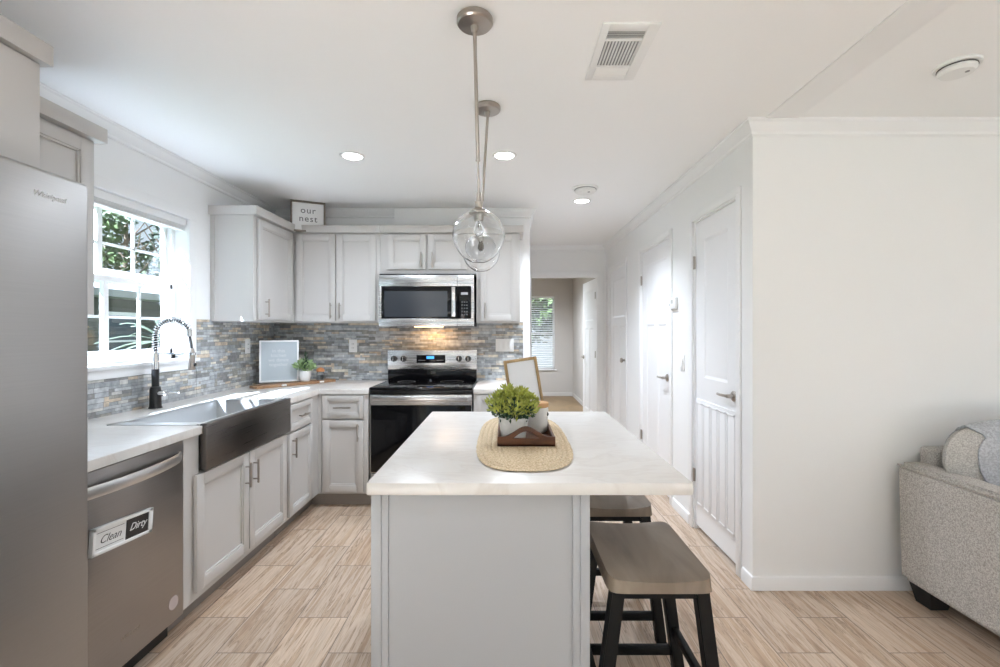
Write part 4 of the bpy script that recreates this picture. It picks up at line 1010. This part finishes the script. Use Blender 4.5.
def detector(x, y, r, label, dark):
    t = thing('smoke_detector', label, 'smoke detector', (x, y, CZ))
    MB().lathe([(0, 0), (r, 0), (r, -0.008), (r*0.96, -0.012), (0, -0.012)], (x, y, CZ), 40).build('mounting_plate', M_WHITEPL, t)
    MB().lathe([(0, -0.012), (r*0.80, -0.012), (r*0.82, -0.026), (r*0.70, -0.038), (r*0.3, -0.042), (0, -0.042)], (x, y, CZ), 40).build('cover', M_WHITEPL, t)
    MB().lathe([(r*0.805, -0.0125), (r*0.83, -0.0125), (r*0.84, -0.017), (r*0.81, -0.017)], (x, y, CZ), 40, closed=True).build('vent_slot', M_SLOT if dark else M_GREYVENT, t)
    MB().cyl((x+r*0.2, y-r*0.35, CZ-0.0425), r*0.1, 0.003, 16).build('test_button', M_GREYVENT, t)
detector(1.865, 1.935, 0.078, 'round white smoke detector on the living room ceiling', True)
detector(0.610, 3.60, 0.10, 'round white smoke detector on the ceiling before the hall', False)
# ceiling air register
t = thing('air_register', 'white rectangular air register in the ceiling right of the pendants', 'air vent', (0.45, 1.85, CZ))
vb = MB(); z0, z1 = CZ-0.008, CZ
def ring(mb, x0, x1, y0, y1, a0, a1, b0, b1): mb.box(x0, a0, y0, y1, z0, z1, 0.002).box(a1, x1, y0, y1, z0, z1, 0.002).box(a0, a1, y0, b0, z0, z1, 0.002).box(a0, a1, b1, y1, z0, z1, 0.002)
ring(vb, 0.345, 0.555, 1.665, 2.040, 0.374, 0.512, 1.705, 2.005); vb.box(0.374, 0.512, 1.755, 1.765, z0, z1).box(0.374, 0.512, 1.935, 1.945, z0, z1)
vb.build('register_frame', M_WHITEPL, t)
MB().box(0.374, 0.512, 1.705, 2.005, CZ-0.001, CZ).build('duct_opening', M_GREYVENT, t)
lv = MB()
for i in range(11):
    x = 0.380 + i*0.0124; lv.box(-0.0032, 0.0032, 1.766, 1.934, -0.0006, 0.0006, M=Matrix.Translation((x+0.003, 0, CZ-0.004)) @ Matrix.Rotation(math.radians(40), 4, 'Y'))
for i in range(5):
    y = 1.711 + i*0.0095; lv.box(0.375, 0.511, -0.003, 0.003, -0.0006, 0.0006, M=Matrix.Translation((0, y, CZ-0.004)) @ Matrix.Rotation(math.radians(40), 4, 'X'))
for i in range(6):
    y = 1.950 + i*0.0095; lv.box(0.375, 0.511, -0.004, 0.004, -0.0006, 0.0006, M=Matrix.Translation((0, y, CZ-0.005)) @ Matrix.Rotation(math.radians(-25), 4, 'X'))
lv.build('louvres', M_WHITEPL, t)

# ================================================================ ELECTRICAL BITS ON THE WALLS
def outlet(F, u, z, label, kind='outlet', gangs=1, o=0.0, group=None):
    t = thing('power_outlet' if kind == 'outlet' else 'light_switch', label, 'outlet' if kind == 'outlet' else 'light switch', F @ Vector((u, o, z)), group)
    w = 0.036 + 0.023*(gangs-1); MB(F).box(u-w, u+w, o, o+0.006, z-0.058, z+0.058, 0.003).build('cover_plate', M_WHITEPL, t)
    for g in range(gangs):
        c = u + (g-(gangs-1)/2)*0.046
        if kind == 'outlet':
            MB(F).box(c-0.017, c+0.017, o+0.006, o+0.008, z-0.034, z+0.034, 0.001).build('receptacle', M_WHITEPL, t)
            s = MB(F)
            for dz in (-0.018, 0.018): s.box(c-0.008, c-0.005, o+0.008, o+0.0086, z+dz-0.005, z+dz+0.005).box(c+0.005, c+0.008, o+0.008, o+0.0086, z+dz-0.005, z+dz+0.005)
            s.build('socket_slot', M_SLOT, t)
        else:
            MB(F).box(c-0.016, c+0.016, o+0.006, o+0.010, z-0.033, z+0.033, 0.002).build('rocker', M_WHITEPL, t)
FLW = FR((XL+0.010, 0, 0), 'E'); FBW = FR((0, YB-0.010, 0), 'S')
outlet(FLW, 3.80, 1.235, 'white wall outlet in the slate tiles left of the letter board')
outlet(FBW, -1.385, 1.225, 'white wall outlet in the slate tiles left of the range')
outlet(FBW, -0.012, 1.232, 'wide white three-switch plate in the slate tiles right of the range', 'switch', 3)
outlet(FW, -3.435, 1.125, 'white light switch between the two right-hand doors', 'switch', 1)
t = thing('thermostat', 'small white thermostat on the right wall above the light switch', 'thermostat', (XR, 3.58, 1.575))
MB(FW).box(-3.65, -3.53, 0, 0.024, 1.53, 1.615, 0.004).build('housing', M_WHITEPL, t)
MB(FW).box(-3.62, -3.575, 0.024, 0.0245, 1.57, 1.60).build('screen', mat('pale_screen', (0.5, 0.52, 0.5), 0.3), t)
MB().box(XR-0.02, XR-0.001, 3.651, 3.668, 1.555, 1.575, 0.003).build('sensor_button', M_SLOT, t)

# ================================================================ COUNTERTOP DECOR
# long wooden board set diagonally across the corner
ang = math.atan2(4.12-3.60, -1.50+1.88)
t = thing('serving_board', 'long rustic wooden board with metal pulls lying across the counter corner', 'serving board', (-1.74, 3.86, 0.914))
Q = Matrix.Translation((-1.745, 3.875, 0.9145)) @ Matrix.Rotation(ang, 4, 'Z')
pts = []
rb = random.Random(5)
for i in range(21): pts.append((-0.34+0.68*i/20, -0.060+rb.uniform(-0.004, 0.004)))
for i in range(21): pts.append((0.34-0.68*i/20, 0.060+rb.uniform(-0.004, 0.004)))
MB().prism(pts, 0, 0.022, M=Q, bev=0.002).build('board', M_BOARD, t)
for x in (-0.13, 0.20): MB().box(x-0.018, x+0.018, -0.076, -0.060, 0.006, 0.020, 0.003, M=Q).build('metal_pull', M_WHITEPL, t)
zb_ = 0.914+0.0235
# letter board
t = thing('letter_board', 'grey felt letter board in a white frame, leaning in the counter corner', 'letter board', (-1.83, 3.92, zb_))
P = Matrix.Translation((-1.880, 3.880, zb_+0.001)) @ Matrix.Rotation(math.radians(26), 4, 'Z') @ Matrix.Rotation(math.radians(-7), 4, 'X')
w, h, b_ = 0.148, 0.345, 0.014
fr = MB(); fr.box(-w, -w+b_, -0.012, 0.012, 0, h, 0.002, M=P).box(w-b_, w, -0.012, 0.012, 0, h, 0.002, M=P).box(-w+b_, w-b_, -0.012, 0.012, 0, b_, 0.002, M=P).box(-w+b_, w-b_, -0.012, 0.012, h-b_, h, 0.002, M=P)
fr.build('frame', M_TRIM, t)
gb = MB().box(-w+b_, w-b_, -0.002, 0.008, b_, h-b_, M=P)
for i in range(34): gb.box(-w+b_, w-b_, -0.0035, -0.002, b_+0.006+i*0.0094, b_+0.0085+i*0.0094, M=P)
gb.build('felt_panel', M_FELT, t)
TP = P @ Matrix(((1, 0, 0, -0.005), (0, 0, -1, -0.0045), (0, 1, 0, 0.20), (0, 0, 0, 1)))
text_part('lettering', 'in this\nkitchen\nwe dance\ntogether', 0.040, mat('letter_white', (0.72, 0.73, 0.74), 0.6), t, TP)
# small pot plant
x, y = -1.690, 3.935
t = thing('potted_plant', 'small pale green leafy plant in a little white pot on the corner board', 'plant', (x, y, zb_))
MB().lathe([(0, 0), (0.034, 0), (0.038, 0.004), (0.048, 0.050), (0.050, 0.088), (0.046, 0.090), (0.043, 0.075), (0, 0.075)], (x, y, zb_), 32).build('pot', M_CERAMS, t)
fo = MB(); leaf_cloud(fo, (x, y, zb_+0.125), 0.070, 0.065, 0.045, 120, 0.038, rn, zmin=zb_+0.08); fo.build('foliage', M_LEAFP, t)
fo = MB()
for i in range(8):
    zz = zb_+0.10+i*0.019; leaf_cloud(fo, (x+0.006, y, zz), 0.012, 0.012, 0.008, 7, 0.030*(1-i*0.06), rn, 1.2)
fo.tube([(x, y, zb_+0.07), (x+0.006, y, zb_+0.25)], 0.003, 6); fo.build('tall_sprig', M_LEAFD, t)
# small glass jar
x, y = -1.600, 4.035
t = thing('glass_jar', 'little glass jar with a coppery lid beside the small corner plant', 'jar', (x, y, zb_))
MB().lathe([(0, 0), (0.028, 0), (0.032, 0.004), (0.032, 0.058), (0.026, 0.066), (0.026, 0.072), (0.0235, 0.072), (0.0235, 0.065), (0.0295, 0.057), (0.0295, 0.006), (0, 0.003)], (x, y, zb_), 28).build('jar_body', M_GLASS, t)
MB().lathe([(0, 0.072), (0.030, 0.072), (0.034, 0.078), (0.034, 0.088), (0.024, 0.102), (0.010, 0.108), (0, 0.108)], (x, y, zb_), 28).build('lid', M_COPPER, t)
MB().lathe([(0, 0.0), (0.026, 0.0), (0.026, 0.035), (0, 0.035)], (x, y, zb_+0.006), 20).build('contents', M_CERAMS, t)
# "our nest" sign on top of the wall cabinets
t = thing('wooden_sign', 'white our nest sign in a grey wooden frame on top of the corner cabinets', 'sign', (-1.6, 3.96, 2.25))
w, h, b_ = 0.137, 0.265, 0.014
P = Matrix.Translation((-1.672, 3.955, 2.192)) @ Matrix.Rotation(math.radians(26), 4, 'Z') @ Matrix.Rotation(math.radians(-4), 4, 'X')
fr = MB(); fr.box(-w, -w+b_, -0.020, 0.020, 0, h, 0.002, M=P).box(w-b_, w, -0.020, 0.020, 0, h, 0.002, M=P).box(-w+b_, w-b_, -0.020, 0.020, 0, b_, 0.002, M=P).box(-w+b_, w-b_, -0.020, 0.020, h-b_, h, 0.002, M=P)
fr.build('frame', M_SIGNFR, t)
MB().box(-w+b_, w-b_, -0.006, 0.010, b_, h-b_, M=P).build('sign_face', M_OFFW, t)
TP = P @ Matrix(((1, 0, 0, 0.0), (0, 0, -1, -0.0068), (0, 1, 0, 0.150), (0, 0, 0, 1)))
text_part('lettering', 'our\nnest', 0.075, mat('ink_dark', (0.10, 0.10, 0.10), 0.6), t, TP, spacing=1.15)

# ================================================================ SOFA
def pillow(mb, c, rx, ry, rz, M, puff=2.4, pinch=0.12):
    N = 28; tb = bmesh.new()
    def P_(i, j, s):
        a = -1+2*i/N; b = -1+2*j/N; h = ((1-abs(a)**puff)*(1-abs(b)**puff))**0.5
        x = a*(1-pinch*(1-abs(b)**2)*0 - pinch*(b*b)*0) ; k = 1-pinch*(abs(a*b)**1.5)*0.6
        ex = 1 - 0.05*(1-b*b)*0; return Vector((a*rx*(1-0.06*(1-b*b)*abs(a)**4), s*ry*h, b*rz*(1-0.06*(1-a*a)*abs(b)**4)))*1.0
    F_ = [[tb.verts.new(P_(i, j, -1)) for j in range(N+1)] for i in range(N+1)]; B_ = [[tb.verts.new(P_(i, j, 1)) for j in range(N+1)] for i in range(N+1)]
    for i in range(N):
        for j in range(N):
            tb.faces.new((F_[i][j], F_[i+1][j], F_[i+1][j+1], F_[i][j+1])); tb.faces.new((B_[i][j], B_[i][j+1], B_[i+1][j+1], B_[i+1][j]))
    bmesh.ops.remove_doubles(tb, verts=tb.verts, dist=1e-5)
    mb._add(tb, Matrix.Translation(c) @ M)
t = thing('sofa', 'light grey tweed sofa with block arms against the living room wall', 'sofa', (3.1, 1.95, 0))
ax0, ax1 = 1.998, 2.150
def arm(x0, x1):
    m_ = MB(); tb = bmesh.new(); bmesh.ops.create_cube(tb, size=1); y0, y1, z0, z1 = 1.42, 2.41, 0.105, 0.693
    for v in tb.verts: v.co = Vector(((x0+x1)/2+v.co.x*(x1-x0), (y0+y1)/2+v.co.y*(y1-y0), (z0+z1)/2+v.co.z*(z1-z0)))
    for v in tb.verts:
        if v.co.z < 0.2 and v.co.y > 2: v.co.y -= 0.02
    bmesh.ops.bevel(tb, geom=tb.edges[:], offset=0.028, segments=5, affect='EDGES'); m_._add(tb); return m_
a_ = arm(ax0, ax1).build('armrest', M_SOFA, t)
MB().tube([(ax0+0.004, 1.44, 0.681), (ax0+0.004, 2.39, 0.681)], 0.005, 8).build('piping', M_SOFA, a_)
arm(4.03, 4.16).build('armrest', M_SOFA, t)
MB().box(2.152, 4.028, 2.345, 2.445, 0.12, 0.765, 0.02, 3).build('back_frame', M_SOFA, t)
MB().box(2.152, 4.028, 1.46, 2.343, 0.12, 0.32, 0.015, 3).build('seat_base', M_SOFA, t)
for x in (2.17, 3.105): MB().box(x, x+0.925, 1.43, 2.16, 0.32, 0.48, 0.05, 5).build('seat_cushion', M_CUSH, t)
def cushion_point(a, b, side, extra=0.0):
    """plump back cushion: rounded outline, narrower at the foot where it sits between the arms"""
    mx = max(abs(a), abs(b)); k = mx/((abs(a)**3.6+abs(b)**3.6)**(1/3.6)) if mx > 0 else 1
    h = (max(0.0, 1-mx**2.6))**0.5; a2, b2 = a*k, b*k
    w = 0.475*(0.80 + 0.20*min(1, (b2+1)/1.1))
    d = Vector((a2*w, side*(0.125*h), b2*0.235)); nrm = Vector((a2*mx**6, side*(0.3+h), b2*mx**6)).normalized()
    return d + nrm*extra
for x in (2.545, 3.560):
    m_ = MB(); tb = bmesh.new(); N = 30
    for sd in (-1, 1):
        g = [[tb.verts.new(cushion_point(-1+2*i/N, -1+2*j/N, sd)) for j in range(N+1)] for i in range(N+1)]
        for i in range(N):
            for j in range(N): tb.faces.new((g[i][j], g[i+1][j], g[i+1][j+1], g[i][j+1]))
    bmesh.ops.remove_doubles(tb, verts=tb.verts, dist=1e-5)
    m_._add(tb, Matrix.Translation((x, 2.205, 0.700))); m_.build('back_cushion', M_CUSH, t)
for x in (2.06, 4.06):
    for y in (1.50, 2.30):
        tb = bmesh.new(); R_ = []
        for z, s in ((0.11, 0.065), (0.0, 0.042)): R_.append([tb.verts.new((x+0.05+a*s, y+0.02+b*s, z)) for a, b in ((-1, -1), (1, -1), (1, 1), (-1, 1))])
        for k in range(4): tb.faces.new((R_[0][k], R_[0][(k+1) % 4], R_[1][(k+1) % 4], R_[1][k]))
        tb.faces.new(R_[0]); tb.faces.new(R_[1]); m_ = MB(); m_._add(tb); m_.build('foot', M_BLACKM, t)
# added layer for the tone patch on the left back cushion; it follows the cushion's surface
tb = bmesh.new(); N = 40; L0 = []; L1 = []
for i in range(N+1):
    r0 = []; r1 = []
    for j in range(N+1):
        v = -1.0 + 2.0*j/N; u = abs(v)*1.5; sgn = -1 if v < 0 else 1; b = 1 - u
        a = -0.90 + 1.0*i/N + 0.08*u
        for off, row in ((0.004, r0), (0.013 + 0.002*math.sin(i*1.9), r1)): row.append(tb.verts.new(cushion_point(a, max(-0.5, b), sgn, off)))
    L0.append(r0); L1.append(r1)
for Lr in (L0, L1):
    for i in range(N):
        for j in range(N): tb.faces.new((Lr[i][j], Lr[i+1][j], Lr[i+1][j+1], Lr[i][j+1]))
rim = [(i, 0) for i in range(N)] + [(N, j) for j in range(N)] + [(N-i, N) for i in range(N)] + [(0, N-j) for j in range(N)]
for k in range(len(rim)):
    a, b = rim[k], rim[(k+1) % len(rim)]; tb.faces.new((L0[a[0]][a[1]], L1[a[0]][a[1]], L1[b[0]][b[1]], L0[b[0]][b[1]]))
m_ = MB(); m_._add(tb, Matrix.Translation((2.545, 2.205, 0.700)))
tag(m_.build('cushion_patch', M_PATCH, None, loc=(2.48, 2.0, 0.7)), 'added blue-grey layer standing for a tone patch on the sofa back cushion', 'overlay')

# ================================================================ OUTSIDE THE WINDOW
struct(MB().box(-40, -2.6, -20, 60, -0.75, -0.6).build('ground', M_GRASS))
t = thing('neighbour_house', 'low olive-grey neighbouring house seen through the kitchen window', 'house', (-8.0, 9, -0.6))
hw = MB(); hw.box(-13, -8.0, 5.0, 15.0, -0.6, 2.05)
for i in range(17): hw.box(-8.0, -7.985, 5.0, 15.0, -0.55+i*0.15, -0.55+i*0.15+0.135, 0.004)
hw.build('wall', M_SIDING, t)
tb = bmesh.new(); R_ = [[tb.verts.new((x, y, z)) for x, z in ((-7.5, 2.02), (-7.5, 2.16), (-10.5, 3.0), (-13.5, 2.16), (-13.5, 2.02))] for y in (4.6, 15.4)]
for k in range(5): tb.faces.new((R_[0][k], R_[0][(k+1) % 5], R_[1][(k+1) % 5], R_[1][k]))
tb.faces.new(R_[0]); tb.faces.new(R_[1]); m_ = MB(); m_._add(tb); m_.build('roof', M_ROOF, t)
for y in (9.3, 12.0):
    wf = MB().box(-7.99, -7.95, y, y+0.07, 0.55, 1.75).box(-7.99, -7.95, y+0.8, y+0.87, 0.55, 1.75).box(-7.99, -7.95, y, y+0.87, 0.55, 0.62).box(-7.99, -7.95, y, y+0.87, 1.68, 1.75).box(-7.985, -7.96, y, y+0.87, 1.13, 1.17).build('window', M_TRIM, t)
    MB().box(-7.984, -7.975, y+0.05, y+0.82, 0.6, 1.7).build('pane', mat('dark_window', (0.08, 0.10, 0.12), 0.1), wf)
def tree(x, y, h, r, label, m, seed, n=1500, ls=0.30, lean=0.3):
    rd = random.Random(seed); t = thing('tree', label, 'tree', (x, y, -0.6))
    tk = MB(); tk.tube([(x, y, -0.6), (x+lean*0.3, y+0.1, h*0.3), (x+lean, y, h*0.65), (x+lean*1.1, y, h)], [0.16, 0.13, 0.10, 0.04], 10)
    for i in range(6):
        a = rd.uniform(0, 2*PI); z = h*rd.uniform(0.35, 0.7); tk.tube([(x+lean*0.7, y, z), (x+lean+r*0.5*math.cos(a), y+r*0.5*math.sin(a), z+h*0.15), (x+lean+r*0.8*math.cos(a), y+r*0.8*math.sin(a), z+h*0.3)], [0.06, 0.04, 0.015], 6)
    tk.build('trunk', M_BARK, t)
    f = MB()
    for i in range(14):
        a = rd.uniform(0, 2*PI); q = rd.uniform(0.1, 0.85)
        leaf_cloud(f, (x+lean+r*q*math.cos(a), y+r*q*math.sin(a), h*0.72+rd.uniform(-0.32, 0.32)*h), r*0.32, r*0.32, r*0.28, n//14, ls, rd, 0)
    f.build('foliage', m, t)
tree(-15.2, 17.0, 6.0, 1.9, 'green tree behind the neighbour roof, left in the window', M_TREE, 1)
tree(-15.2, 22.0, 7.6, 2.3, 'dark tree behind the neighbour roof, middle of the window', M_TREED, 2)
tree(-10.2, 18.6, 5.6, 1.7, 'olive tree behind the neighbour roof, right in the window', M_TREE, 4)
tree(-21.0, 25.5, 9.5, 3.0, 'tallest distant tree behind the neighbour house', M_TREED, 9)
tree(0.2, 14.5, 3.6, 2.0, 'bushy tree outside the bedroom window, behind the blind', M_TREE, 12)
# palmetto by the neighbour wall
t = thing('palmetto', 'spiky grey-green palmetto standing before the neighbouring house', 'palm', (-5.9, 8.1, -0.6))
f = MB(); rd = random.Random(8)
for i in range(26):
    a = rd.uniform(0, 2*PI); e = rd.uniform(0.1, 1.2); L = rd.uniform(0.8, 1.2); c = Vector((-5.9, 8.1, 1.15)); d_ = Vector((math.cos(a)*math.cos(e), math.sin(a)*math.cos(e), math.sin(e)))
    s = d_.cross(Vector((0, 0, 1))).normalized(); prev = None
    for k in range(7):
        u = k/6; p = c + d_*L*u + Vector((0, 0, -0.45*u*u*L)); w_ = 0.05*math.sin(PI*(0.12+0.86*u)); cur = (f.bm.verts.new(p+s*w_), f.bm.verts.new(p+Vector((0, 0, 0.015))), f.bm.verts.new(p-s*w_))
        if prev: f.bm.faces.new((prev[0], prev[1], cur[1], cur[0])); f.bm.faces.new((prev[1], prev[2], cur[2], cur[1]))
        prev = cur
f.build('fronds', mat('palm_leaf', (0.08, 0.10, 0.065), 0.5, var=0.3, vscale=4), t)
MB().tube([(-5.9, 8.1, -0.6), (-5.92, 8.1, 0.4), (-5.9, 8.1, 1.2)], [0.13, 0.10, 0.08], 10).build('trunk', M_BARK, t)
